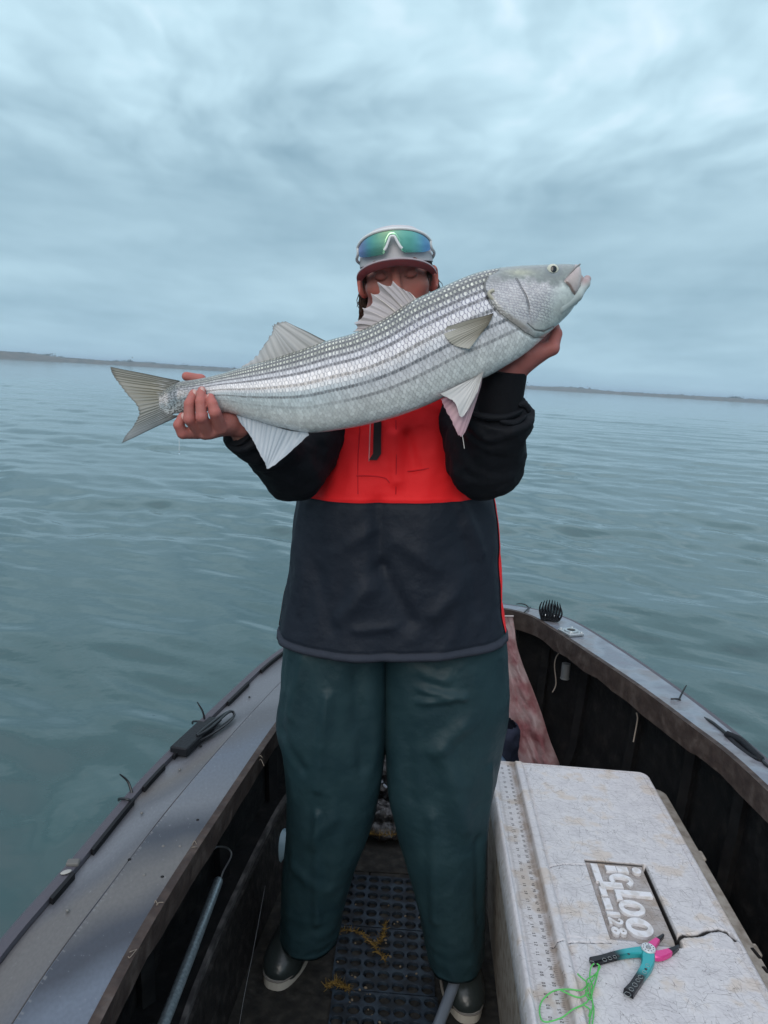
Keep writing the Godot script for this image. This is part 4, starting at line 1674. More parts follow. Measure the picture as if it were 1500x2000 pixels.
# ---------------------------------------------------------------- in the hold
func build_hold_things() -> void:
	# towel hanging from the bow coaming
	var rows := [[1204, 950, 1002, -3.00], [1225, 955, 1005, -3.00], [1262, 960, 1010, -2.985], [1300, 962, 1022, -2.965], [1350, 968, 1042, -2.93], [1400, 978, 1060, -2.89], [1445, 990, 1074, -2.85], [1490, 1000, 1092, -2.80], [1520, 1008, 1102, -2.78]]
	var g := Geo.new()
	var n := 60
	var m := 34
	var rip := noise(181, 14.0, 3)
	for side in 2:
		for k in n + 1:
			var q := knots(rows, lerpf(1204, 1520, float(k) / n))
			var py := lerpf(1204, 1520, float(k) / n)
			for s in m + 1:
				var t := float(s) / m
				var w := float(k) / n
				var z: float = q[2] + 0.020 * sin(t * 9.0 + 0.8 * w) * (0.15 + w) + 0.012 * rip.get_noise_2d(t * 0.25, w * 0.5) + 0.010 * exp(-pow((t - 0.3 - 0.25 * w) / 0.05, 2.0)) * w
				g.add(at_z(lerpf(q[0], q[1], t), py, z - 0.003 * side), Vector2(t, w))
	for side in 2:
		for k in n:
			for s in m:
				var q := side * (n + 1) * (m + 1) + k * (m + 1) + s
				if side == 0:
					g.quad(q, q + 1, q + m + 2, q + m + 1)
				else:
					g.quad(q, q + m + 1, q + m + 2, q + 1)
	var tw := mat(Color.WHITE, 0.95)
	tw.albedo_texture = ntex(noise(182, 0.010, 5), 512, false, 1.0, ramp([[0.25, lin(0.24, 0.085, 0.095)], [0.42, lin(0.33, 0.17, 0.175)], [0.55, lin(0.42, 0.28, 0.28)], [0.75, lin(0.46, 0.36, 0.36)]]))
	planar(tw, 1.8)
	bumpy(tw, ntex(noise(183, 0.03, 4), 512, true, 5.0), 0.6)
	var towel := thing("towel", "long pink stained towel hanging from bow coaming behind the person", "towel", at_z(1040, 1480, -2.82))
	for k in g.v.size():
		g.v[k] -= towel.position
	part("cloth", g, tw, towel)
	g = Geo.new()
	g.tube(PackedVector3Array([at_z(950, 1203.5, -2.996) - towel.position, at_z(1003, 1203.5, -2.996) - towel.position]), 0.004, 6)
	part("hem", g, mat(lin(0.42, 0.36, 0.35), 0.9), towel)
	g = Geo.new()
	g.ball(at_z(983, 1211, -2.985) - towel.position, Vector3(0.0085, 0.0085, 0.003), Basis(), 8, 16)
	part("grommet", g, mat(lin(0.03, 0.02, 0.02), 0.5), towel)
	# dark bundle beside the towel, and a blue pole on it
	var net := Net.new(Vector3(0.28, 0.0, -2.72), Vector3(0.56, 0.34, -2.36), 0.010)
	var c := at_z(985, 1440, -2.52)
	net.ell(c, Vector3(0.055, 0.075, 0.07), 0.03)
	net.ell(c + Vector3(-0.06, -0.03, 0.02), Vector3(0.07, 0.09, 0.08), 0.03)
	net.ell(c + Vector3(-0.03, -0.12, 0.0), Vector3(0.09, 0.12, 0.09), 0.03)
	g = Geo.new()
	net.build(g)
	g.normals()
	for k in g.v.size():
		g.v[k] += g.n[k] * 0.010 * rip.get_noise_3dv(g.v[k] * 1.4)
	g.n.resize(0)
	solo("bundle", g, cloth(lin(0.022, 0.026, 0.045), 0.8, 0.8, 5.0), "dark navy cloth bundle between the right leg and the towel", "bundle")
	g = Geo.new()
	g.tube(PackedVector3Array([at_z(962, 1462, -2.33), at_z(990, 1500, -2.26)]), 0.012, 10)
	solo("blue_pole", g, mat(lin(0.03, 0.06, 0.10), 0.35), "short blue pole end behind the cooler's far left corner", "pole")
	# crumpled bag behind the legs
	for q in [[Vector3(0.045, 0.055, -2.36), Vector3(0.16, 0.055, 0.07), 191, "crumpled dark bag on the floor behind the legs, the nearer one"], [Vector3(0.045, 0.12, -2.56), Vector3(0.13, 0.11, 0.09), 192, "crumpled dark bag behind the legs, piled against the bow board"]]:
		var nt := Net.new(q[0] - q[1] - Vector3.ONE * 0.05, q[0] + q[1] + Vector3.ONE * 0.05, 0.008)
		nt.ell(q[0], q[1], 0.03)
		var bg := Geo.new()
		nt.build(bg)
		bg.normals()
		var cr := noise(q[2], 9.0, 4)
		cr.fractal_type = FastNoiseLite.FRACTAL_RIDGED
		for k in bg.v.size():
			bg.v[k] += bg.n[k] * 0.035 * (cr.get_noise_3dv(bg.v[k]) - 0.4)
			bg.v[k].y = maxf(bg.v[k].y, 0.004)
		bg.n.resize(0)
		var bm := mat(Color.WHITE, 0.35)
		bm.albedo_texture = ntex(noise(q[2] + 5, 0.02, 5), 256, false, 1.0, ramp([[0.35, lin(0.012, 0.012, 0.013)], [0.55, lin(0.035, 0.033, 0.034)], [0.75, lin(0.13, 0.12, 0.12)]]))
		planar(bm, 3.5, true)
		bumpy(bm, ntex(noise(q[2] + 6, 0.04, 4), 256, true, 6.0), 0.7)
		solo("crumpled_bag", bg, bm, q[3], "bag")
	g = Geo.new()
	for q in [[742, 1527, 0.010, 0.4], [752, 1535, 0.008, -0.7], [746, 1540, 0.006, 1.0]]:
		g.box(Transform3D(Basis(Vector3(0.3, 0.4, 0.8).normalized(), q[3]), at_z(q[0], q[1], -2.47)), Vector3(q[2] * 2.2, q[2], q[2]), 0.002)
	solo("white_scrap", g, mat(lin(0.45, 0.50, 0.58), 0.5), "small torn white scrap in the dark gap between the knees", "scrap")
	# grey tube by the right boot
	g = Geo.new()
	g.tube(PackedVector3Array([at_y(893, 1904, 0.075), at_y(876, 1950, 0.060), at_y(846, 2030, 0.045)]), 0.0135, 18)
	solo("grey_tube", g, mat(lin(0.13, 0.155, 0.19), 0.35), "smooth blue grey tube leaning across the floor in front of the right boot", "tube")
	# silver pole on the left shelf and the hooked wire at its end
	var silver := mat(Color.WHITE, 0.38, 0.55)
	silver.albedo_texture = ntex(noise(201, 0.05, 4), 256, false, 1.0, ramp([[0.3, lin(0.22, 0.27, 0.30)], [0.7, lin(0.36, 0.42, 0.46)]]))
	planar(silver, 8.0)
	g = Geo.new()
	g.tube(PackedVector3Array([at_y(426, 1722, 0.26), at_y(372, 1866, 0.26), at_y(312, 2020, 0.26)]), 0.0115, 16)
	g.ball(at_y(426, 1722, 0.26), Vector3.ONE * 0.0116, Basis(), 8, 14)
	var gaff := thing("gaff", "silver pole with hooked wire lying under the left coaming", "gaff", at_y(372, 1866, 0.26))
	for k in g.v.size():
		g.v[k] -= gaff.position
	part("shaft", g, silver, gaff)
	g = Geo.new()
	g.tube(curve(PackedVector3Array([at_y(432, 1714, 0.265), at_y(437, 1700, 0.275), at_y(450, 1676, 0.29), at_y(451, 1664, 0.30), at_y(441, 1655, 0.305), at_y(424, 1654, 0.305), at_y(416, 1660, 0.30)]), 30), 0.0022, 7)
	for k in g.v.size():
		g.v[k] -= gaff.position
	part("hook", g, mat(lin(0.20, 0.20, 0.21), 0.3, 0.6), gaff)
	# second rail lower down on the left, and a pale blue jug behind the leg
	g = Geo.new()
	g.tube(PackedVector3Array([at_y(492, 1700, 0.09), at_y(448, 1810, 0.09), at_y(392, 1990, 0.09)]), 0.010, 10)
	solo("oar_shaft", g, brown_dark(), "dark weathered oar shaft lying beside the left boot", "oar")
	var jug := thing("plastic_jug", "pale blue plastic jug tucked behind the left trouser leg", "jug", at_y(540, 1690, 0.02))
	g = Geo.new()
	var jr := []
	for q in [[0.0, 0.05], [0.01, 0.062], [0.12, 0.064], [0.17, 0.05], [0.19, 0.026], [0.215, 0.024]]:
		var ring := PackedVector3Array()
		for k in 24:
			var a := TAU * k / 24
			ring.append(Vector3(cos(a) * q[1], q[0], sin(a) * q[1]))
		jr.append(ring)
	g.loft(jr)
	part("body", g, mat(lin(0.20, 0.30, 0.36), 0.35), jug)
	g = Geo.new()
	g.tube(PackedVector3Array([Vector3(0, 0.212, 0), Vector3(0, 0.235, 0)]), 0.028, 18)
	part("cap", g, mat(lin(0.02, 0.022, 0.025), 0.5), jug)
	jug.rotation_degrees = Vector3(0, 0, 62)
	jug.position += Vector3(0.02, 0.045, 0)
	# rod with a clamp on the right hull, bracket under the right coaming
	var wall_a := Vector3(0.945, 0.33, -1.98)
	var rod := thing("wall_rod", "dim grey rod held by a clamp on right inner hull", "rod", at_z(1400, 1575, -2.02))
	g = Geo.new()
	g.tube(PackedVector3Array([Vector3.ZERO, at_z(1440, 1620, -1.93) - rod.position, at_z(1520, 1712, -1.74) - rod.position]), 0.012, 12)
	part("shaft", g, mat(lin(0.075, 0.078, 0.085), 0.4), rod)
	g = Geo.new()
	g.tube(PackedVector3Array([at_z(1388, 1560, -2.05) - rod.position, at_z(1406, 1582, -2.005) - rod.position]), 0.019, 14)
	part("clamp", g, mat(lin(0.035, 0.036, 0.04), 0.4), rod)
	g = Geo.new()
	var bt := at_z(1106, 1296, -2.74)
	g.tube(PackedVector3Array([bt, bt - Vector3(0, 0.055, 0)]), 0.016, 14)
	g.ball(bt - Vector3(0, 0.058, 0), Vector3(0.018, 0.006, 0.018), Basis(), 6, 12)
	solo("bracket", g, mat(lin(0.10, 0.105, 0.11), 0.4), "short grey bracket hanging under the right coaming", "bracket")
	# slack fishing line over the left boot
	g = Geo.new()
	g.tube(curve(PackedVector3Array([at_z(518, 1730, -1.75), at_z(507, 1790, -1.66), at_z(494, 1860, -1.58), at_z(478, 1940, -1.50), at_z(466, 2010, -1.44)]), 30), 0.00042, 5)
	solo("fishing_line", g, mat(lin(0.25, 0.26, 0.28), 0.3), "thin pale fishing line crossing the left boot toe", "line")
	# water dripping from the hand
	var drip := thing("water_drip", "drop of water on a thread of slime under the left hand", "drop", at_d(350, 885, 1.385))
	g = Geo.new()
	g.tube(PackedVector3Array([at_d(350, 855, 1.385) - drip.position, at_d(350, 880, 1.385) - drip.position]), 0.00045, 5)
	part("thread", g, mat(lin(0.55, 0.60, 0.63), 0.1), drip)
	g = Geo.new()
	g.ball(Vector3.ZERO, Vector3(0.0019, 0.0026, 0.0019), Basis(), 8, 12)
	var wm := mat(Color(0.95, 0.98, 1.0, 0.1), 0.03)
	wm.transparency = BaseMaterial3D.TRANSPARENCY_ALPHA
	wm.refraction_enabled = true
	wm.refraction_scale = 0.033
	part("bead", g, wm, drip)


# ---------------------------------------------------------------- the fish
# Drawn up in millimetre-like units on its own midplane (0.93 mm each): x to the head, y down, then placed as one rigid body.
const FS := 1.40 / 1502.0
const FO := Vector2(680, 690)
# back x y, belly x y, half thickness
var fish_at := [
	[310, 770, 312, 804, 2.0], [326, 757, 329, 810, 4.5], [340, 749, 342, 808, 10], [353, 745, 353, 807, 16], [390, 740, 398, 803, 23], [433, 730, 445, 806, 31], [473, 718, 497, 821, 39], [533, 701, 550, 836, 48], [590, 683, 605, 845, 54], [643, 665, 658, 840, 58], [693, 651, 722, 828, 62],
	[745, 626, 786, 810, 64], [802, 590, 850, 784, 66], [856, 565, 905, 755, 66], [910, 541, 950, 736, 65], [950, 529, 986, 716, 62], [1000, 522, 1024, 692, 57], [1040, 519.5, 1060, 662, 51], [1075, 518, 1090, 634, 44], [1100, 517, 1112, 612, 37], [1118, 517.5, 1124, 594, 29], [1128, 519, 1130, 580, 20], [1131, 524, 1131, 568, 11],
]

func fish_station(u: float) -> PackedFloat32Array:
	var k := fish_at.size()
	var s := clampf(u, 0.0, 1.0) * (k - 1)
	var j := mini(int(s), k - 2)
	var w := s - j
	var out := PackedFloat32Array()
	for c in 5:
		out.append(cubic_interpolate(fish_at[j][c], fish_at[j + 1][c], fish_at[maxi(j - 1, 0)][c], fish_at[mini(j + 2, k - 1)][c], w))
	return out

func seg_dist(p: Vector2, line: PackedVector2Array) -> float:
	var best := 1e9
	for k in line.size() - 1:
		best = minf(best, p.distance_squared_to(Geometry2D.get_closest_point_to_segment(p, line[k], line[k + 1])))
	return sqrt(best)

var gill := PackedVector2Array([Vector2(968, 540), Vector2(950, 552), Vector2(942, 568), Vector2(941, 582), Vector2(945, 594), Vector2(951, 611), Vector2(966, 629), Vector2(991, 645), Vector2(1017, 660), Vector2(1038, 666), Vector2(1062, 660)])
var cheek := PackedVector2Array([Vector2(1000, 560), Vector2(1007, 578), Vector2(1017, 598), Vector2(1021, 615), Vector2(1022, 634), Vector2(1029, 649)])
var throat := PackedVector2Array([Vector2(1020, 647), Vector2(1036, 656), Vector2(1056, 655), Vector2(1078, 643)])
var gill_area: PackedVector2Array
var lip_area := PackedVector2Array([Vector2(1120, 519), Vector2(1134, 519), Vector2(1134, 540), Vector2(1129, 558), Vector2(1122, 577), Vector2(1115, 585), Vector2(1108, 581), Vector2(1103, 573), Vector2(1091, 563), Vector2(1100, 551), Vector2(1110, 539), Vector2(1117, 528)])

func fish_local(px: float, py: float, z: float) -> Vector3:
	return Vector3((px - FO.x) * FS, -(py - FO.y) * FS, z * FS)

const FW := 1536
const FH := 768
const ROWS := 34.0
var fish_cols := []   # per texture column: back, belly, scale coordinate
func fish_prepare() -> void:
	gill_area = gill.duplicate()
	for p in [Vector2(1100, 640), Vector2(1170, 560), Vector2(1140, 500), Vector2(985, 505)]:
		gill_area.append(p)
	var at := 0.0
	var last := Vector2.ZERO
	for c in FW:
		var s := fish_station((c + 0.5) / FW)
		var a := Vector2(s[0], s[1])
		var b := Vector2(s[2], s[3])
		var mid := (a + b) / 2.0
		var arc := PI * 0.5 * ((b - a).length() / 2.0 + s[4]) * 1.0
		if c > 0:
			at += mid.distance_to(last) / (arc / ROWS * 1.08)
		last = mid
		fish_cols.append([a, b, at])

func hash1(a: int, b: int) -> float:
	var x := sin(a * 127.1 + b * 311.7) * 43758.5453
	return x - floorf(x)

func fish_rows(from: int, to: int) -> Array:
	var rgb := PackedByteArray()
	rgb.resize((to - from) * FW * 3)
	var hgt := PackedFloat32Array()
	hgt.resize((to - from) * FW)
	var mott := noise(81, 0.035, 4)
	var fine := noise(82, 0.16, 3)
	var grain := noise(83, 0.5, 2)
	var stripes := {3: 0.8, 5: 1.0, 7: 1.0, 9: 1.0, 11: 1.0, 13: 1.0, 16: 1.0, 19: 0.95, 22: 0.6}
	var at := 0
	for row in range(from, to):
		var v := (row + 0.5) / FH
		var f := 0.5 - 0.5 * cos(v * PI)
		for c in FW:
			var col: Array = fish_cols[c]
			var a: Vector2 = col[0]
			var b: Vector2 = col[1]
			var p := a.lerp(b, f)
			var m := mott.get_noise_2d(p.x, p.y)
			var fn := fine.get_noise_2d(p.x, p.y)
			# ground tone from back to belly
			var back := 1.0 - smoothstep(0.13, 0.34, f + 0.02 * m)
			var belly := smoothstep(0.62, 0.92, f)
			var r := 0.585
			var g := 0.575
			var bl := 0.60
			r = lerpf(lerpf(r, 0.80, belly), 0.125, back)
			g = lerpf(lerpf(g, 0.83, belly), 0.135, back)
			bl = lerpf(lerpf(bl, 0.82, belly), 0.110, back)
			var tailward := 1.0 - smoothstep(335.0, 440.0, p.x)
			r *= 1.0 - 0.45 * tailward
			g *= 1.0 - 0.44 * tailward
			bl *= 1.0 - 0.43 * tailward
			var teal := smoothstep(0.45, 0.62, f) * (1.0 - smoothstep(560.0, 800.0, p.x)) * (1.0 - belly)
			r *= 1.0 - 0.14 * teal
			var h := 0.0
			var head := 0.0
			if p.x > 930.0 and Geometry2D.is_point_in_polygon(p, gill_area):
				head = 1.0
			var gd := 99.0
			if p.x > 915.0:
				gd = seg_dist(p, gill)
			if head < 0.5:
				# overlapping scales, free edges towards the tail
				var X: float = col[2]
				var Y := v * ROWS
				var best := -1e9
				var brow := 0
				var bk := 0
				var bd := 0.0
				var j0 := int(Y)
				for j in range(j0 - 1, j0 + 2):
					var dy := (Y - (j + 0.5)) / 0.74
					if absf(dy) >= 1.0:
						continue
					var off := 0.5 if posmod(j, 2) == 1 else 0.0
					var wob := 0.10 * sin(j * 12.9 + floorf(X) * 3.1)
					var cm := X + 0.80 * sqrt(1.0 - dy * dy) - off + wob
					var k := int(floorf(cm))
					if k + off > best:
						best = k + off
						brow = j
						bk = k
						bd = cm - k
				var tone := hash1(brow, bk)
				var shine := 0.86 + 0.28 * tone
				var edge := 1.0 - smoothstep(0.05, 0.19, bd)
				var inkiness := lerpf(0.95, 0.26, smoothstep(0.42, 0.72, f)) * smoothstep(330.0, 520.0, p.x) + 0.30 * tailward
				inkiness *= lerpf(0.72, 1.05, smoothstep(600.0, 800.0, p.x))
				r *= shine * (1.0 - edge * inkiness)
				g *= shine * (1.0 - edge * inkiness)
				bl *= shine * (1.0 - edge * inkiness * 0.9)
				# bright heart of the scales on the dark back
				var heart := smoothstep(0.18, 0.45, bd) * (1.0 - smoothstep(0.55, 0.95, bd)) * back * (1.0 if posmod(brow, 2) == 0 else 0.15) * (0.55 + 0.8 * tone)
				r += 0.44 * heart
				g += 0.43 * heart
				bl += 0.36 * heart
				# dark stripes run along rows of scales
				var st: float = stripes.get(brow, 0.0)
				if st > 0.0:
					var dyc := absf(Y - (brow + 0.5))
					var ink := st * (1.0 - smoothstep(0.20, 0.55, dyc + 0.14 * fn)) * (0.72 + 0.28 * (1.0 - smoothstep(0.25, 0.75, bd)))
					ink *= clampf(0.90 + 0.35 * m + 0.35 * (hash1(brow + 7, bk) - 0.4), 0.0, 1.0)
					ink *= 1.0 - 0.55 * smoothstep(18.0, 21.0, float(brow)) * (1.0 - smoothstep(640.0, 720.0, p.x))
					ink *= smoothstep(318.0, 400.0, p.x)
					r = lerpf(r, 0.03, ink * 0.95)
					g = lerpf(g, 0.026, ink * 0.95)
					bl = lerpf(bl, 0.033, ink * 0.95)
				# salt and pepper skin by the tail
				if tailward > 0.02:
					var s := smoothstep(0.05, 0.35, grain.get_noise_2d(p.x * 0.28, p.y * 0.55) + 0.12) * tailward
					r = lerpf(r, 0.055, s * 0.9)
					g = lerpf(g, 0.058, s * 0.9)
					bl = lerpf(bl, 0.058, s * 0.9)
				h = (0.55 - minf(bd, 1.3) * 0.42) * lerpf(1.0, 0.55, belly) + (tone - 0.5) * 0.12
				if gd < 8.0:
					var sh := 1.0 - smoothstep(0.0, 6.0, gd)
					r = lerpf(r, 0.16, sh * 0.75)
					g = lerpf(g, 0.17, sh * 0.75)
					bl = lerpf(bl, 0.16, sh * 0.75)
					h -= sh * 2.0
			else:
				# head: grey crown, silver cheek with small scales, pale jaw
				var crown := 1.0 - smoothstep(-8.0, 12.0, (p.y - 560.0) + (1000.0 - p.x) * 0.10 + m * 14.0 - maxf(0.0, p.x - 1085.0) * 0.15)
				var jaw := smoothstep(1040.0, 1085.0, p.x + (p.y - 600.0) * 0.55)
				r = lerpf(lerpf(0.50, 0.52, jaw), 0.150, crown)
				g = lerpf(lerpf(0.49, 0.57, jaw), 0.180, crown)
				bl = lerpf(lerpf(0.50, 0.55, jaw), 0.165, crown)
				var olive := exp(-pow((p.x - 1008.0) / 26.0, 2.0) - pow((p.y - 545.0) / 9.0, 2.0))
				r += 0.16 * olive
				g += 0.145 * olive
				bl += 0.07 * olive
				var sc := (1.0 - crown) * (1.0 - smoothstep(1058.0, 1082.0, p.x)) * (1.0 - smoothstep(630.0, 652.0, p.y))
				var q := Vector2(p.x * 0.17 + p.y * 0.05 + 0.5 * fn + 1.2 * m, p.y * 0.19 - p.x * 0.03 + 0.4 * fn)
				var jj := int(floorf(q.y))
				var xx := q.x * 0.8 + (0.5 if posmod(jj, 2) == 1 else 0.0)
				var fx := xx - floorf(xx) - 0.5
				var fy := q.y - jj - 0.5
				var dd := sqrt(fx * fx + fy * fy)
				var net := smoothstep(0.30, 0.52, dd) * sc
				var t2 := hash1(jj + 900, int(floorf(xx)))
				r *= (1.0 - 0.38 * net) * (0.86 + 0.26 * t2)
				g *= (1.0 - 0.38 * net) * (0.86 + 0.26 * t2)
				bl *= (1.0 - 0.34 * net) * (0.88 + 0.24 * t2)
				h = 0.35 * (1.0 - net) * sc + 0.5
				var cd := seg_dist(p, cheek)
				var line := (1.0 - smoothstep(0.6, 2.6, cd)) * (1.0 - smoothstep(612.0, 640.0, p.y))
				r = lerpf(r, 0.10, line * 0.7)
				g = lerpf(g, 0.10, line * 0.7)
				bl = lerpf(bl, 0.11, line * 0.7)
				var td := seg_dist(p, throat)
				var l2 := 1.0 - smoothstep(0.5, 2.4, td)
				r = lerpf(r, 0.26, l2 * 0.6)
				g = lerpf(g, 0.30, l2 * 0.6)
				bl = lerpf(bl, 0.30, l2 * 0.6)
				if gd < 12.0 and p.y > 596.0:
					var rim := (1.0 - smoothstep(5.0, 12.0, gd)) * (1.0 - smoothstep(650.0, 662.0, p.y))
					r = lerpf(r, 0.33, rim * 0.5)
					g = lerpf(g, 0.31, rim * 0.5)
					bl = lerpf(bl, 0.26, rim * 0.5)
				var top := exp(-pow(p.distance_to(Vector2(952, 556)) / 22.0, 2.0))
				r = lerpf(r, 0.13, top * 0.7)
				g = lerpf(g, 0.14, top * 0.7)
				bl = lerpf(bl, 0.13, top * 0.7)
				var eye := p.distance_to(Vector2(1072, 538.5))
				var ring := (1.0 - smoothstep(11.0, 21.0, eye))
				r = lerpf(r, 0.10, ring * 0.75)
				g = lerpf(g, 0.13, ring * 0.75)
				bl = lerpf(bl, 0.135, ring * 0.75)
				h -= line * 1.2 + l2 * 1.0
			if p.x > 1085.0:
				var ring2 := lip_area.duplicate()
				ring2.append(lip_area[0])
				var ld := seg_dist(p, ring2)
				if Geometry2D.is_point_in_polygon(p, lip_area):
					r = lerpf(0.30, 0.42, smoothstep(0.0, 7.0, ld))
					g = lerpf(0.23, 0.345, smoothstep(0.0, 7.0, ld))
					bl = lerpf(0.215, 0.325, smoothstep(0.0, 7.0, ld))
				else:
					var rim2 := 1.0 - smoothstep(0.0, 3.0, ld)
					r = lerpf(r, 0.15, rim2 * 0.7)
					g = lerpf(g, 0.14, rim2 * 0.7)
					bl = lerpf(bl, 0.135, rim2 * 0.7)
			r *= 1.0 + 0.10 * m + 0.08 * fn
			g *= 1.0 + 0.10 * m + 0.08 * fn
			bl *= 1.0 + 0.09 * m + 0.08 * fn
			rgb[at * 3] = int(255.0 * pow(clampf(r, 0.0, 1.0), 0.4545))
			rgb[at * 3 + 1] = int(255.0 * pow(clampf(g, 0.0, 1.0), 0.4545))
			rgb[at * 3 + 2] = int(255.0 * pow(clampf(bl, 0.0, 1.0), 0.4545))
			hgt[at] = h
			at += 1
	return [rgb, hgt.to_byte_array()]

func fish_height(p: Vector2) -> float:   # relief of the gill cover and jaw, in the same units
	var z := 0.0
	if p.x > 925.0:
		var d := seg_dist(p, gill)
		if Geometry2D.is_point_in_polygon(p, gill_area):
			z += 3.2 * smoothstep(0.0, 7.0, d) - 2.0 * smoothstep(12.0, 40.0, d)
			z -= 0.9 * (1.0 - smoothstep(0.0, 4.0, seg_dist(p, cheek)))
			z -= 1.6 * (1.0 - smoothstep(0.0, 3.5, seg_dist(p, throat)))
			if p.x > 1085.0:
				var ring2 := lip_area.duplicate()
				ring2.append(lip_area[0])
				var ld := seg_dist(p, ring2)
				z += 3.4 * smoothstep(0.0, 3.0, ld) if Geometry2D.is_point_in_polygon(p, lip_area) else -1.2 * (1.0 - smoothstep(0.0, 3.0, ld))
			var e := p.distance_to(Vector2(1072, 538.5))
			z += 1.2 * (1.0 - smoothstep(10.0, 22.0, e)) - 2.5 * (1.0 - smoothstep(7.0, 12.0, e))
		else:
			z -= 3.0 * (1.0 - smoothstep(0.0, 7.0, d))
	return z

var fish_near := []   # points of the near side, for things that sit on it
func fish_z(px: float, py: float) -> float:
	var best := 1e9
	var z := 0.0
	for q in fish_near:
		var d: float = absf(q.x - px) + absf(q.y - py)
		if d < best:
			best = d
			z = q.z
	return z

func fin(called: String, base: Array, edge: Array, rays: float, z0: float, bow: float, m: Material, parent: Node, tint: Callable, thick := 2.2, ragged := 1.5, z1 := 1e9) -> MeshInstance3D:
	var bp := PackedVector3Array()
	for p in base:
		bp.append(Vector3(p[0], p[1], 0))
	var ep := PackedVector3Array()
	for p in edge:
		ep.append(Vector3(p[0], p[1], 0))
	var na := int(rays * 6)
	var nb := 14
	bp = curve(bp, na)
	ep = curve(ep, na)
	var g := Geo.new()
	var jag := noise(int(rays) + 90, 0.3, 2)
	for a in na:
		var t := float(a) / (na - 1)
		var ridge := absf(cos(PI * (t * rays + 0.35 * jag.get_noise_1d(t * 60.0))))
		var zb := z0 if z1 > 1e8 else lerpf(z0, z1, t)
		for side in 2:
			for b in nb + 1:
				var w := float(b) / nb
				var e := ep[a] + (bp[a] - ep[a]).normalized() * ragged * (1.2 - 1.2 * ridge + 0.8 * jag.get_noise_1d(a * 2.0)) * smoothstep(0.8, 1.0, w)
				var p := bp[a].lerp(e, w)
				p += Vector3(0, 1, 0) * 1.2 * sin(w * 9.0 + t * 7.0) * w * (1 - w)
				var th := thick * (1.0 - 0.8 * w) * (0.22 + 0.78 * pow(ridge, 3.0)) + 0.18
				var zz := zb + bow * w * w + 1.6 * sin(t * 13.0 + w * 2.0) * w
				var col: Color = tint.call(t, w, ridge)
				g.add(fish_local(p.x, p.y, zz + (th if side == 0 else -th)), Vector2(t, w), col)
	var wd := (nb + 1) * 2
	for a in na - 1:
		for b in nb:
			var p := a * wd + b
			g.quad(p, p + 1, p + wd + 1, p + wd)
			var q := a * wd + nb + 1 + b
			g.quad(q, q + wd, q + wd + 1, q + 1)
		var e := a * wd + nb
		g.quad(e, e + nb + 1, e + nb + 1 + wd, e + wd)
	return part(called, g, m, parent)

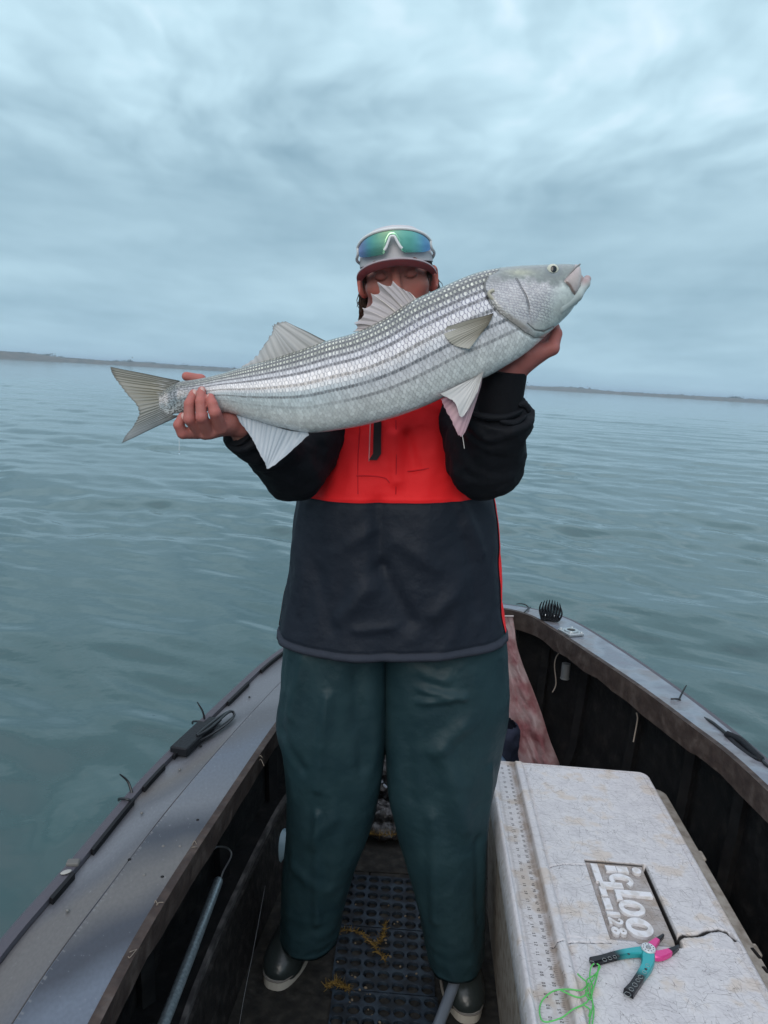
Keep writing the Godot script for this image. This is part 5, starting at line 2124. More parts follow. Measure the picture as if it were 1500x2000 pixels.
func build_fish() -> void:
	fish_prepare()
	var fish := thing("fish", "large silver fish with dark stripes held up sideways in both hands", "fish")
	fish.transform = Transform3D(cam_basis, at_d(FO.x, FO.y, 1.40))
	var chunks := parallel(FH, fish_rows)
	var hb := PackedByteArray()
	var cols := []
	for c in chunks:
		cols.append(c[0])
		hb.append_array(c[1])
	var skin := mat(Color.WHITE, 0.22, 0.0)
	skin.albedo_texture = pic(FW, FH, Image.FORMAT_RGB8, cols)
	var hi := Image.create_from_data(FW, FH, false, Image.FORMAT_RF, hb)
	hi.bump_map_to_normal_map(3.0)
	bumpy(skin, ImageTexture.create_from_image(hi), 1.25)
	skin.metallic_specular = 0.75
	skin.clearcoat_enabled = true
	skin.clearcoat = 0.4
	skin.clearcoat_roughness = 0.12
	var ns := 420
	var na := 96
	var g := Geo.new()
	for k in ns + 1:
		var u := float(k) / ns
		var s := fish_station(u)
		var a := Vector2(s[0], s[1])
		var b := Vector2(s[2], s[3])
		var shut := sqrt(clampf((1.0 - u) * 14.0, 0.0, 1.0))
		for j in na + 1:
			var ph := TAU * j / na
			var f := 0.5 - 0.5 * cos(ph)
			var p := a.lerp(b, f)
			var z := sin(ph) * s[4]
			var near := j <= na / 2
			z *= 1.0 + 0.10 * sin(ph) * sin(ph)
			var e := fish_height(p) * minf(1.0, absf(z) / 12.0)
			z += e if near else -e
			g.add(fish_local(p.x, p.y, z), Vector2(u, ph / PI if near else 2.0 - ph / PI))
			if near and k % 2 == 0:
				fish_near.append(Vector3(p.x, p.y, z))
	for k in ns:
		for j in na:
			var q := k * (na + 1) + j
			g.quad(q, q + 1, q + na + 2, q + na + 1)
	# close the snout
	var c := g.add(fish_local(1131, 546, 0), Vector2(1, 0.5))
	for j in na:
		g.tri(ns * (na + 1) + j, ns * (na + 1) + j + 1, c)
	g.outward(0)
	part("body", g, skin, fish, true)

	var fm := mat(Color.WHITE, 0.4)
	fm.vertex_color_use_as_albedo = true
	fm.backlight_enabled = true
	fm.backlight = Color(0.4, 0.4, 0.4)
	# tail
	var spots := noise(88, 0.35, 2)
	var tail_tint := func(t: float, w: float, ridge: float) -> Color:
		var c0 := Color(0.175, 0.175, 0.145).lerp(Color(0.17, 0.195, 0.205), smoothstep(0.35, 0.9, t))
		var pep := smoothstep(0.0, 0.3, spots.get_noise_2d(t * 60.0, w * 26.0)) * (1.0 - smoothstep(0.12, 0.42, w))
		c0 = c0.lerp(Color(0.22, 0.18, 0.10), exp(-pow((t - 0.3) / 0.15, 2.0)) * (1.0 - w) * 0.6)
		c0 = c0.lerp(Color(0.13, 0.13, 0.12), (1.0 - smoothstep(0.0, 0.30, w)) * 0.85)
		c0 = c0.lerp(Color(0.34, 0.36, 0.37), smoothstep(0.4, 1.0, ridge) * 0.22)
		c0 = c0.lerp(Color(0.42, 0.43, 0.43), pep * 0.6)
		return c0 * (0.55 if w > 0.965 or t < 0.02 or t > 0.98 else 1.0)
	fin("tail_fin", [[352, 744], [336, 752], [328, 770], [328, 785], [330, 799], [338, 810], [352, 811]], [[216, 717], [221, 733], [243, 763], [272, 801], [262, 830], [247, 850], [239, 866]], 26, 0, 3, fm, fish, tail_tint, 2.6, 2.0)
	var d2 := func(t: float, w: float, ridge: float) -> Color:
		var c0 := Color(0.33, 0.33, 0.325).lerp(Color(0.42, 0.43, 0.43), w)
		return c0.lerp(Color(0.16, 0.16, 0.155), pow(ridge, 4.0) * 0.42) * (0.45 if w > 0.97 or t > 0.985 else 1.0)
	fin("second_dorsal_fin", [[471, 720], [510, 709], [550, 697], [590, 685], [640, 668]], [[474, 713], [500, 692], [529, 650], [533, 632], [556, 626]], 13, 0, -6, fm, fish, d2, 2.4, 2.5)
	# spiny dorsal
	var d1 := func(t: float, w: float, ridge: float) -> Color:
		var c0 := Color(0.34, 0.31, 0.32).lerp(Color(0.43, 0.39, 0.40), w)
		return c0.lerp(Color(0.50, 0.46, 0.46), pow(ridge, 6.0) * 0.2)
	var tips := [[690, 647], [692, 632], [708, 602], [724, 572], [737, 551], [767, 549], [801, 571], [816, 584]]
	var feet := [[715, 643], [734, 635], [755, 622], [776, 609], [789, 601], [801, 593], [813, 586], [821, 582]]
	for k in tips.size() - 1:
		# membrane between two spines, its edge sagging
		var a := Vector2(tips[k][0], tips[k][1])
		var b := Vector2(tips[k + 1][0], tips[k + 1][1])
		var fa := Vector2(feet[k][0], feet[k][1])
		var fb := Vector2(feet[k + 1][0], feet[k + 1][1])
		var edge := []
		var foot := []
		for s in 7:
			var t := s / 6.0
			var sag := sin(t * PI) * 0.20
			var p := a.lerp(b, t)
			var q := fa.lerp(fb, t)
			p = p.lerp(q, sag)
			edge.append([p.x, p.y])
			foot.append([q.x, q.y + 2.0])
		fin("fin_membrane", foot, edge, 4, 2.0 * sin(k * 2.0), -3.0 + 5.0 * sin(k * 1.7), fm, fish, d1, 0.9, 0.6)
		var sp := Geo.new()
		sp.tube(PackedVector3Array([fish_local(fa.x, fa.y + 2, 2.0 * sin(k * 2.0)), fish_local((fa.x + a.x) / 2, (fa.y + a.y) / 2, 0), fish_local(a.x, a.y, -3.0)]), PackedFloat32Array([1.9 * FS, 1.4 * FS, 0.5 * FS]), 6)
		part("fin_spine", sp, mat(lin(0.50, 0.45, 0.42), 0.4), fish)
	var an := func(t: float, w: float, ridge: float) -> Color:
		var c0 := Color(0.38, 0.44, 0.50).lerp(Color(0.44, 0.48, 0.53), w)
		return c0.lerp(Color(0.30, 0.34, 0.40), pow(ridge, 4.0) * 0.35)
	fin("anal_fin", [[462, 811], [495, 820], [530, 831], [565, 841], [602, 845]], [[470, 826], [492, 856], [517, 902], [531, 913], [604, 851]], 14, 0, 6, fm, fish, an, 2.4, 1.5)
	# pelvic fins, the near one white over a pink one
	var pz := 26.0
	var pk := func(t: float, w: float, ridge: float) -> Color:
		var c0 := Color(0.55, 0.47, 0.48).lerp(Color(0.50, 0.27, 0.33), smoothstep(0.35, 0.75, w) * (1.0 - 0.5 * t))
		return c0.lerp(Color(0.30, 0.17, 0.21), pow(ridge, 4.0) * 0.5)
	var wh := func(t: float, w: float, ridge: float) -> Color:
		return Color(0.56, 0.55, 0.54).lerp(Color(0.44, 0.44, 0.45), pow(ridge, 4.0) * 0.6)
	fin("pelvic_fin", [[935, 736], [937, 733], [940, 730], [942, 727]], [[860, 782], [877, 815], [903, 852], [938, 757]], 11, pz - 12, -6, fm, fish, pk, 2.0, 1.5)
	fin("pelvic_fin", [[926, 740], [931, 737], [937, 733], [942, 728]], [[856, 775], [884, 790], [899, 819], [929, 770]], 9, pz, 8, fm, fish, wh, 2.0, 1.0)
	var fil := Geo.new()
	fil.tube(curve(PackedVector3Array([fish_local(902, 850, 8), fish_local(904, 862, 8), fish_local(906, 877, 9)]), 8), 0.7 * FS, 5)
	part("slime_thread", fil, mat(lin(0.45, 0.42, 0.40), 0.3), fish)
	# pectoral fin, folded back on the flank
	var pc := func(t: float, w: float, ridge: float) -> Color:
		var c0 := Color(0.20, 0.18, 0.14).lerp(Color(0.33, 0.32, 0.285), w)
		c0 = c0.lerp(Color(0.075, 0.06, 0.05), (1.0 - smoothstep(0.0, 0.18, w)) * (1.0 - t) * 0.8)
		return c0.lerp(Color(0.50, 0.47, 0.38), pow(ridge, 4.0) * 0.28) * (0.35 if t < 0.025 else 1.0)
	var z0 := fish_z(945, 645)
	fin("pectoral_fin", [[953, 631], [950, 640], [944, 652], [934, 664]], [[866, 656], [862, 672], [880, 690], [908, 698]], 15, z0 + 1.5, 0.0, fm, fish, pc, 2.0, 1.2).position.z = 2.0 * FS

	# eye
	var ez := fish_z(1072, 538)
	var eye := Geo.new()
	eye.ball(fish_local(1072, 538.5, ez - 2.4), Vector3(12.2, 12.2, 7.5) * FS, Basis(), 14, 24)
	var iris := mat(lin(0.50, 0.50, 0.40), 0.15)
	iris.clearcoat_enabled = true
	var eo := part("eye", eye, iris, fish)
	var pu := Geo.new()
	pu.ball(fish_local(1072.5, 538, ez + 4.4), Vector3(6.0, 6.4, 1.1) * FS, Basis(), 12, 20)
	part("pupil", pu, mat(lin(0.008, 0.010, 0.014), 0.06), eo)
	# jaws
	var jm := mat(Color.WHITE, 0.35)
	jm.vertex_color_use_as_albedo = true
	var lower := Geo.new()
	var net := Net.new(fish_local(1050, 660, -50), fish_local(1165, 510, 50), 0.0022)
	for sd in [-1, 1]:
		var zz: float = 15.0 * sd
		net.cone(fish_local(1084, 606, zz * 1.5), fish_local(1120, 580, zz), 17 * FS, 14 * FS, 0.004)
		net.cone(fish_local(1120, 580, zz), fish_local(1141, 556, zz * 0.45), 13.5 * FS, 9.5 * FS, 0.004)
		net.cone(fish_local(1141, 556, zz * 0.45), fish_local(1147, 545, 0), 9 * FS, 6.5 * FS, 0.004)
	net.build(lower)
	for k in lower.v.size():
		var p := lower.v[k]
		var px := p.x / FS + FO.x
		var py := -p.y / FS + FO.y
		var lip := smoothstep(1122.0, 1140.0, px) * (1.0 - smoothstep(548.0, 566.0, py - (1147.0 - px) * 0.55))
		lower.c[k] = Color(0.46, 0.52, 0.51).lerp(Color(0.36, 0.27, 0.27), lip)
	part("lower_jaw", lower, jm, fish)
	var mz := fish_z(1112, 560)
	var lipg := Geo.new()
	lipg.tube(curve(PackedVector3Array([fish_local(1093, 563, mz + 2), fish_local(1103, 548, mz - 3), fish_local(1116, 533, mz - 12), fish_local(1129, 521, 15)]), 16), 1.7 * FS, 6)
	part("jaw_fold", lipg, mat(lin(0.17, 0.17, 0.16), 0.4), fish)
	var nl := Geo.new()
	nl.tube(curve(PackedVector3Array([fish_local(1120, 530, 22), fish_local(1117, 552, 25), fish_local(1116, 572, 26)]), 10), 1.0 * FS, 6)
	part("jaw_ridge", nl, mat(lin(0.55, 0.46, 0.42), 0.3), fish)
	# mouth lining seen in the gape
	var ml := Geo.new()
	ml.ball(fish_local(1128, 552, 0), Vector3(13, 18, 15) * FS, Basis(), 10, 16)
	part("mouth_lining", ml, mat(lin(0.34, 0.25, 0.24), 0.4), fish)
	# flap at the top of the gill cover
	var fz := fish_z(948, 588)
	var scaled := Geo.new()
	scaled.tube(curve(PackedVector3Array([fish_local(960, 606, fz), fish_local(950, 600, fz + 1.5), fish_local(946, 591, fz + 2), fish_local(955, 586, fz + 1)]), 12), 3.6 * FS, 8)
	part("gill_flap", scaled, mat(lin(0.40, 0.38, 0.31), 0.4), fish)


# ---------------------------------------------------------------- the person
var cloth_normal: NoiseTexture2D

func cloth(c: Color, rough := 0.75, bump := 0.5, scale := 3.0) -> StandardMaterial3D:
	if cloth_normal == null:
		cloth_normal = ntex(noise(101, 0.014, 5), 512, true, 5.0)
	var m := mat(c, rough)
	planar(m, scale)
	return bumpy(m, cloth_normal, bump)

# a soft crease: how far a point lies under the ridge a-b
func crease(p: Vector3, a: Vector3, b: Vector3, width: float) -> float:
	var q := Geometry3D.get_closest_point_to_segment(p, a, b)
	var d := p.distance_to(q) / width
	return exp(-d * d)

# rows [py, left px, right px, depth half width, z]; ring points in the person's frame
func outline_rings(rows: Array, count: int, z0: float) -> Array:
	var rings := []
	var first: float = rows[0][0]
	var last: float = rows[rows.size() - 1][0]
	for k in count:
		var py := lerpf(first, last, float(k) / (count - 1))
		var q := knots(rows, py)
		var zc: float = q[3] if q.size() > 3 else z0
		var a := at_z(q[0], py, zc)
		var b := at_z(q[1], py, zc)
		rings.append([(a + b) / 2.0, (b - a) / 2.0, q[2]])
	return rings

func build_person() -> void:
	var foot := Vector3(0.04, 0, -1.78)
	var man := thing("person", "person in red and navy jacket, cap and green trousers, standing and holding the fish", "person", foot)
	build_jacket(man, foot)
	build_trousers(man, foot)
	build_boots(man, foot)
	build_body(man, foot)
	build_cap(man, foot)

func emit_patch(g: Geo, pos: Array, n: Array, r0: int, r1: int, s0: int, s1: int, seg: int) -> void:
	var b := g.v.size()
	var w := s1 - s0 + 1
	for r in range(r0, r1 + 1):
		for s in range(s0, s1 + 1):
			g.add(pos[r][posmod(s, seg)], Vector2(float(s) / seg * 4.0, r * 0.03))
			g.n.append(n[r][posmod(s, seg)])
	var i0 := g.i.size()
	for r in r1 - r0:
		for s in w - 1:
			var q := b + r * w + s
			g.quad(q, q + 1, q + w + 1, q + w)
	var t := (i0 + g.i.size()) / 6 * 3
	if (g.v[g.i[t + 2]] - g.v[g.i[t]]).cross(g.v[g.i[t + 1]] - g.v[g.i[t]]).dot(g.n[g.i[t]]) < 0.0:
		g.flip(i0)

func surface_normals(pos: Array, seg: int) -> Array:
	var out := []
	var k := pos.size()
	for r in k:
		var row := PackedVector3Array()
		for s in seg:
			var du: Vector3 = pos[r][(s + 1) % seg] - pos[r][(s + seg - 1) % seg]
			var dv: Vector3 = pos[mini(r + 1, k - 1)][s] - pos[maxi(r - 1, 0)][s]
			row.append(du.cross(dv).normalized())
		out.append(row)
	return out

func build_jacket(man: Node3D, foot: Vector3) -> void:
	var seg := 168
	var rows := [
		[640, 728, 822, 0.070, -1.82], [672, 690, 865, 0.095, -1.80], [705, 655, 898, 0.115, -1.78], [760, 622, 925, 0.130, -1.765], [840, 606, 940, 0.138, -1.76], [905, 596, 952, 0.140, -1.755],
		[972, 580, 964, 0.143, -1.75], [1040, 571, 972, 0.147, -1.75], [1110, 563, 977, 0.150, -1.75], [1180, 554, 981, 0.150, -1.75], [1218, 547, 985, 0.152, -1.75], [1243, 543, 988, 0.154, -1.75],
	]
	var count := 150
	var rings := outline_rings(rows, count, -1.75)
	var fold := noise(110, 3.2, 3)
	var fold2 := noise(111, 9.0, 3)
	# creases: from, to, width, depth
	var folds := [
		[at_z(735, 985, -1.60), at_z(745, 1110, -1.60), 0.014, 0.007], [at_z(745, 1110, -1.60), at_z(800, 1215, -1.60), 0.018, 0.007], [at_z(600, 985, -1.62), at_z(572, 1190, -1.64), 0.016, -0.006],
		[at_z(905, 985, -1.62), at_z(950, 1080, -1.64), 0.015, -0.006], [at_z(640, 1090, -1.6), at_z(720, 1040, -1.6), 0.016, -0.005], [at_z(660, 1210, -1.6), at_z(720, 1150, -1.6), 0.02, -0.006],
		[at_z(850, 1200, -1.6), at_z(930, 1130, -1.6), 0.018, -0.006], [at_z(780, 1060, -1.6), at_z(850, 1110, -1.6), 0.02, -0.004], [at_z(915, 1060, -1.62), at_z(945, 1200, -1.63), 0.014, 0.005],
		[at_z(770, 850, -1.62), at_z(775, 940, -1.61), 0.012, -0.006], [at_z(795, 850, -1.62), at_z(812, 915, -1.61), 0.010, 0.006], [at_z(680, 850, -1.62), at_z(665, 930, -1.61), 0.016, 0.005],
		[at_z(640, 1230, -1.6), at_z(610, 1120, -1.62), 0.018, 0.005], [at_z(700, 1230, -1.6), at_z(760, 1225, -1.6), 0.012, -0.004],
	]
	var seam_row := int(count * (960.0 - 640.0) / (1243.0 - 640.0))
	var hem_row := int(count * (1226.0 - 640.0) / (1243.0 - 640.0))
	var pos := []
	for k in count:
		var c: Vector3 = rings[k][0]
		var ax: Vector3 = rings[k][1]
		var rz: float = rings[k][2]
		var t := float(k) / (count - 1)
		var row := PackedVector3Array()
		for s in seg:
			var ang := TAU * s / seg      # 0 right side, a quarter in front
			var cs := cos(ang)
			var sn := sin(ang)
			var px := signf(cs) * pow(absf(cs), 0.84)
			var pz := signf(sn) * pow(absf(sn), 0.84)
			var dip := 0.010 * sn if k > seam_row - 20 else 0.0   # the front hangs a little lower
			var p := c + ax * px + Vector3(0, -dip * t, rz * pz)
			var out := Vector3(cs * 0.8, 0, sn).normalized()
			var loose := smoothstep(0.25, 0.6, t)
			var d := 0.013 * fold.get_noise_3d(p.x * 1.6, p.y * 0.7, p.z * 1.6) * (0.5 + 0.6 * loose) + 0.003 * fold2.get_noise_3d(p.x * 1.5, p.y, p.z)
			if sn > 0.1:
				for q in folds:
					d -= 1.8 * q[3] * crease(p, q[0], q[1], q[2])
			if k == seam_row or k == seam_row + 1:
				d -= 0.0025
			if k == seam_row - 1:
				d += 0.0015
			if k > hem_row:
				var h := float(k - hem_row) / (count - 1 - hem_row)
				d += 0.0030 * sqrt(maxf(0.0, sin(PI * clampf(h * 0.9 + 0.06, 0, 1)))) + 0.003 * fold2.get_noise_3d(p.x * 3.0, 5.0, p.z * 3.0) - (0.010 if k >= count - 1 else 0.0)
			if k == hem_row:
				d -= 0.003
			row.append(p + out * d - foot)
		pos.append(row)
	# turn the hem in
	var last: PackedVector3Array = pos[count - 1].duplicate()
	for s in seg:
		last[s] += (rings[count - 1][0] - foot - last[s]) * 0.14 + Vector3(0, 0.012, 0)
	pos.append(last)
	var nn := surface_normals(pos, seg)
	var flip: bool = nn[count / 2][seg / 4].z < 0.0
	if flip:
		for r in nn.size():
			for s in seg:
				nn[r][s] = -nn[r][s]
	var navy := cloth(lin(0.0115, 0.0155, 0.0245), 0.6, 0.7, 4.0)
	var navy_hem := cloth(lin(0.028, 0.033, 0.047), 0.75, 0.7, 5.0)
	var red := cloth(lin(0.88, 0.020, 0.024), 0.6, 0.45, 3.0)
	var shell := Geo.new()
	var chest := Geo.new()
	var hem := Geo.new()
	emit_patch(chest, pos, nn, 0, seam_row, 0, seg, seg)
	emit_patch(shell, pos, nn, seam_row, hem_row, 0, seg, seg)
	emit_patch(hem, pos, nn, hem_row, count, 0, seg, seg)
	var jacket := part("jacket", shell, navy, man)
	for pair in [["chest_panel", chest, red], ["hem_band", hem, navy_hem]]:
		part(pair[0], pair[1], pair[2], jacket)
	for s in 2:
		var st := Geo.new()
		if s == 0:
			emit_patch(st, pos, nn, seam_row, hem_row, -7, 6, seg)
		else:
			emit_patch(st, pos, nn, seam_row, hem_row, seg / 2 + 1, seg / 2 + 13, seg)
		for k in st.v.size():
			st.v[k] += st.n[k] * 0.0022
		part("side_stripe", st, red, jacket)
	# a strip laid on the chest, following its surface
	var on_chest := func(px: float, py: float, lift: float) -> Vector3:
		var r := clampf((py - 640.0) / (1243.0 - 640.0), 0.0, 0.999) * (count - 1)
		var k := int(r)
		var best := 1e9
		var hit := Vector3.ZERO
		for s in range(0, seg / 2):
			for rr in range(maxi(k - 8, 0), mini(k + 8, count)):
				var q: Vector3 = pos[rr][s] + foot
				var c := cam_basis.inverse() * (q - cam_pos)
				var sx := 750.0 + F * c.x / -c.z
				var sy := 1000.0 - F * c.y / -c.z
				var e := absf(sx - px) + absf(sy - py)
				if e < best:
					best = e
					hit = pos[rr][s] + nn[rr][s] * lift
		return hit
	var zip_mat := mat(lin(0.020, 0.014, 0.016), 0.5)
	var zip := Geo.new()
	var zl := PackedVector3Array()
	var zr := PackedVector3Array()
	for k in 9:
		var py := lerpf(800, 898, k / 8.0)
		var cx := lerpf(741, 732, k / 8.0)
		zl.append(on_chest.call(cx - 7.5, py, 0.0015))
		zr.append(on_chest.call(cx + 7.5, py, 0.0015))
	var zs := []
	for k in 9:
		zs.append(PackedVector3Array([zl[k] + Vector3(0, 0, 0.0035), zr[k] + Vector3(0, 0, 0.0035), zr[k] - Vector3(0, 0, 0.004), zl[k] - Vector3(0, 0, 0.004)]))
	zip.loft(zs, true, true, true)
	part("zip", zip, zip_mat, jacket)
	var piping := mat(lin(0.60, 0.012, 0.02), 0.6)
	var lines := {
		"zip_seam": [[[724, 815], [722, 860], [719, 897], [724, 899]], 0.0013], "front_seam": [[[700, 835], [698, 900], [699, 963]], 0.0013], "flap_edge": [[[700, 931], [730, 929], [750, 935], [764, 943]], 0.0017],
		"pocket_edge": [[[797, 919], [830, 914], [873, 906]], 0.0016], "placket_edge": [[[770, 820], [771, 900], [768, 965]], 0.0013],
	}
	for nm in lines:
		var pts := PackedVector3Array()
		for q in lines[nm][0]:
			pts.append(on_chest.call(q[0], q[1], 0.0))
		var tg := Geo.new()
		tg.tube(curve(pts, 18), lines[nm][1], 6)
		part(nm, tg, piping if nm != "zip_seam" else mat(lin(0.75, 0.30, 0.30), 0.6), jacket)
	# sleeves
	var black := cloth(lin(0.0055, 0.0065, 0.0095), 0.72, 0.8, 3.5)
	var wr := noise(115, 11.0, 3)
	for side in 2:
		var lo: Vector3
		var hi: Vector3
		var sh: Vector3
		var el: Vector3
		var cuff: Vector3
		if side == 0:
			sh = at_z(652, 760, -1.75)
			el = at_z(576, 908, -1.60)
			cuff = at_d(478, 846, 1.455)
		else:
			sh = at_z(905, 745, -1.75)
			el = at_z(948, 898, -1.585)
			cuff = at_d(971, 812, 1.50)
		lo = sh.min(el).min(cuff) - Vector3.ONE * 0.11
		hi = sh.max(el).max(cuff) + Vector3.ONE * 0.11
		var net := Net.new(lo, hi, 0.0055)
		if side == 0:
			net.cone(sh, el, 0.090, 0.070, 0.02)
			net.cone(el, cuff, 0.070, 0.040, 0.02)
			net.cone(el.lerp(cuff, 0.80), el.lerp(cuff, 0.97), 0.044, 0.040, 0.012)
		else:
			net.cone(sh, el, 0.088, 0.077, 0.02)
			net.cone(el, cuff, 0.077, 0.065, 0.02)
			net.cone(el.lerp(cuff, 0.9), cuff + Vector3(0.010, 0.0, 0.0), 0.066, 0.064, 0.012)
			net.cut(cuff + (cuff - el).normalized() * 0.02, (cuff - el).normalized())
		if side == 0:
			net.cut(cuff + (cuff - el).normalized() * 0.014, (cuff - el).normalized())
		var g := Geo.new()
		net.build(g)
		g.normals()
		var dir := (cuff - el).normalized()
		for k in g.v.size():
			var p := g.v[k]
			var along := (p - el).dot(dir)
			var near_cuff := smoothstep(0.02, 0.12, along)
			var d := 0.007 * wr.get_noise_3d(p.x, p.y * 1.4, p.z)
			d += near_cuff * 0.0035 * sin(along * 150.0 + 6.0 * wr.get_noise_3d(p.x * 0.4, p.y * 0.4, p.z * 0.4)) * (0.5 + wr.get_noise_3d(p.x * 0.7 + 3.0, p.y * 0.7, p.z * 0.7))
			d += 0.004 * sin((p - sh).dot((el - sh).normalized()) * 75.0 + 4.0 * wr.get_noise_3d(p.x * 0.3, p.y * 0.3, p.z * 0.3)) * smoothstep(0.06, 0.0, p.distance_to(el) - 0.08) * 0.6
			g.v[k] = p + g.n[k] * d - foot
		g.n.resize(0)
		part("sleeve", g, black, jacket)
		var cg := Geo.new()
		if side == 1:
			cg.tube(curve(PackedVector3Array([at_d(970, 838, 1.50) - foot, at_d(975, 790, 1.485) - foot, at_d(984, 722, 1.462) - foot]), 24), 0.0445, 28)
			var rib := noise(116, 20.0, 2)
			cg.normals()
			for k in cg.v.size():
				cg.v[k] += cg.n[k] * 0.0015 * rib.get_noise_3d(cg.v[k].x, cg.v[k].y * 2.0, cg.v[k].z)
			part("knit_cuff", cg, cloth(lin(0.006, 0.0065, 0.009), 0.9, 0.8, 8.0), jacket)
			# tab and folds at the sleeve end
			for q in [[[900, 800], [935, 812], [985, 815], [1022, 800]], [[975, 822], [1005, 826], [1030, 808]], [[1010, 790], [1026, 792], [1034, 806]]]:
				var pts := PackedVector3Array()
				for e in q:
					pts.append(at_d(e[0], e[1], 1.445 + 0.0000045 * pow(e[0] - 965.0, 2.0)) - foot)
				var rg := Geo.new()
				rg.tube(curve(pts, 16), PackedFloat32Array([0.002, 0.004, 0.005, 0.006, 0.006, 0.0065, 0.007, 0.007, 0.007, 0.007, 0.0065, 0.006, 0.006, 0.005, 0.004, 0.002]), 8)
				part("sleeve_fold", rg, black, jacket)
		else:
			cg.tube(curve(PackedVector3Array([at_d(486, 849, 1.465) - foot, at_d(468, 838, 1.445) - foot]), 8), 0.034, 24)
			part("knit_cuff", cg, cloth(lin(0.006, 0.0065, 0.009), 0.9, 0.8, 8.0), jacket)

func build_trousers(man: Node3D, foot: Vector3) -> void:
	var green := cloth(Color.WHITE, 0.5, 0.6, 2.5)
	green.albedo_texture = ntex(noise(121, 0.008, 4), 512, false, 1.0, ramp([[0.3, lin(0.012, 0.030, 0.037)], [0.55, lin(0.0145, 0.035, 0.042)], [0.8, lin(0.018, 0.040, 0.047)]]))
	var legs := [
		[[1215, 556, 764, 0.120, -1.76], [1300, 549, 763, 0.122, -1.755], [1360, 545, 761, 0.120, -1.75], [1415, 540, 758, 0.118, -1.745], [1470, 552, 754, 0.114, -1.742], [1540, 560, 744, 0.108, -1.74], [1600, 560, 728, 0.102, -1.742], [1660, 557, 706, 0.098, -1.745], [1720, 555, 684, 0.094, -1.752], [1775, 553, 668, 0.092, -1.758], [1825, 552, 657, 0.092, -1.762]],
		[[1215, 742, 984, 0.120, -1.76], [1300, 743, 988, 0.124, -1.755], [1350, 745, 991, 0.124, -1.75], [1410, 747, 986, 0.120, -1.745], [1470, 751, 973, 0.116, -1.738], [1540, 757, 960, 0.110, -1.73], [1600, 771, 952, 0.106, -1.725], [1660, 787, 948, 0.102, -1.72], [1720, 803, 946, 0.098, -1.715], [1790, 819, 945, 0.095, -1.71], [1866, 835, 944, 0.092, -1.71]],
	]
	var tr := Node3D.new()
	tr.name = "trousers"
	man.add_child(tr, true)
	var n1 := noise(122, 5.0, 3)
	var n2 := noise(123, 14.0, 3)
	for side in 2:
		var count := 130
		var seg := 110
		var rings := outline_rings(legs[side], count, -1.75)
		var folds := []
		if side == 0:
			folds = [[at_z(640, 1360, -1.63), at_z(622, 1540, -1.64), 0.010, -0.008], [at_z(620, 1590, -1.64), at_z(618, 1800, -1.67), 0.010, -0.008], [at_z(585, 1290, -1.64), at_z(562, 1400, -1.65), 0.02, -0.008], [at_z(700, 1330, -1.63), at_z(716, 1500, -1.64), 0.02, 0.006],
				[at_z(600, 1650, -1.64), at_z(650, 1600, -1.64), 0.018, -0.004], [at_z(570, 1700, -1.66), at_z(640, 1740, -1.66), 0.016, -0.004], [at_z(560, 1430, -1.68), at_z(590, 1500, -1.65), 0.016, 0.007]]
		else:
			folds = [[at_z(805, 1345, -1.63), at_z(905, 1362, -1.63), 0.009, -0.007], [at_z(815, 1372, -1.63), at_z(880, 1366, -1.63), 0.008, -0.006], [at_z(800, 1310, -1.63), at_z(870, 1330, -1.63), 0.012, -0.005], [at_z(900, 1420, -1.63), at_z(850, 1470, -1.62), 0.02, -0.006],
				[at_z(870, 1470, -1.62), at_z(905, 1620, -1.62), 0.022, -0.006], [at_z(950, 1500, -1.66), at_z(955, 1640, -1.66), 0.012, -0.006], [at_z(845, 1600, -1.62), at_z(850, 1800, -1.62), 0.016, -0.005], [at_z(930, 1640, -1.65), at_z(925, 1840, -1.65), 0.014, 0.005], [at_z(790, 1400, -1.63), at_z(800, 1560, -1.63), 0.02, 0.005]]
		var pos := []
		for k in count:
			var c: Vector3 = rings[k][0]
			var ax: Vector3 = rings[k][1]
			var t := float(k) / (count - 1)
			var row := PackedVector3Array()
			for s in seg:
				var ang := TAU * s / seg
				var cs := cos(ang)
				var sn := sin(ang)
				var p: Vector3 = c + ax * (signf(cs) * pow(absf(cs), 0.9)) + Vector3(0, 0, rings[k][2] * signf(sn) * pow(absf(sn), 0.9))
				var out := Vector3(cs, 0, sn)
				var d := 0.010 * n1.get_noise_3d(p.x * 1.2, p.y * 0.30, p.z * 1.2) + 0.0022 * n2.get_noise_3d(p.x, p.y * 0.7, p.z)
				d += 0.006 * smoothstep(0.8, 1.0, t) * n2.get_noise_3d(p.x * 0.6, p.y * 2.0 + 9.0, p.z * 0.6)
				if sn > 0.0:
					for q in folds:
						d -= 1.7 * q[3] * crease(p, q[0], q[1], q[2])
				row.append(p + out * d - foot)
			pos.append(row)
		var turn: PackedVector3Array = pos[count - 1].duplicate()
		for s in seg:
			turn[s] += (rings[count - 1][0] - foot - turn[s]) * 0.08 + Vector3(0, 0.006, 0)
		pos.append(turn)
		var nn := surface_normals(pos, seg)
		if nn[count / 2][seg / 4].z < 0.0:
			for r in nn.size():
				for s in seg:
					nn[r][s] = -nn[r][s]
		var g := Geo.new()
		emit_patch(g, pos, nn, 0, count, 0, seg, seg)
		part("trouser_leg", g, green, tr)
	# seat of the trousers behind the two legs
	var net := Net.new(Vector3(-0.30, 0.45, -2.0), Vector3(0.38, 0.98, -1.66), 0.014)
	net.ell(Vector3(0.04, 0.84, -1.83), Vector3(0.20, 0.16, 0.09), 0.03)
	net.ell(Vector3(-0.06, 0.70, -1.82), Vector3(0.08, 0.12, 0.08), 0.03)
	net.ell(Vector3(0.14, 0.70, -1.82), Vector3(0.08, 0.12, 0.08), 0.03)
	var sg := Geo.new()
	net.build(sg)
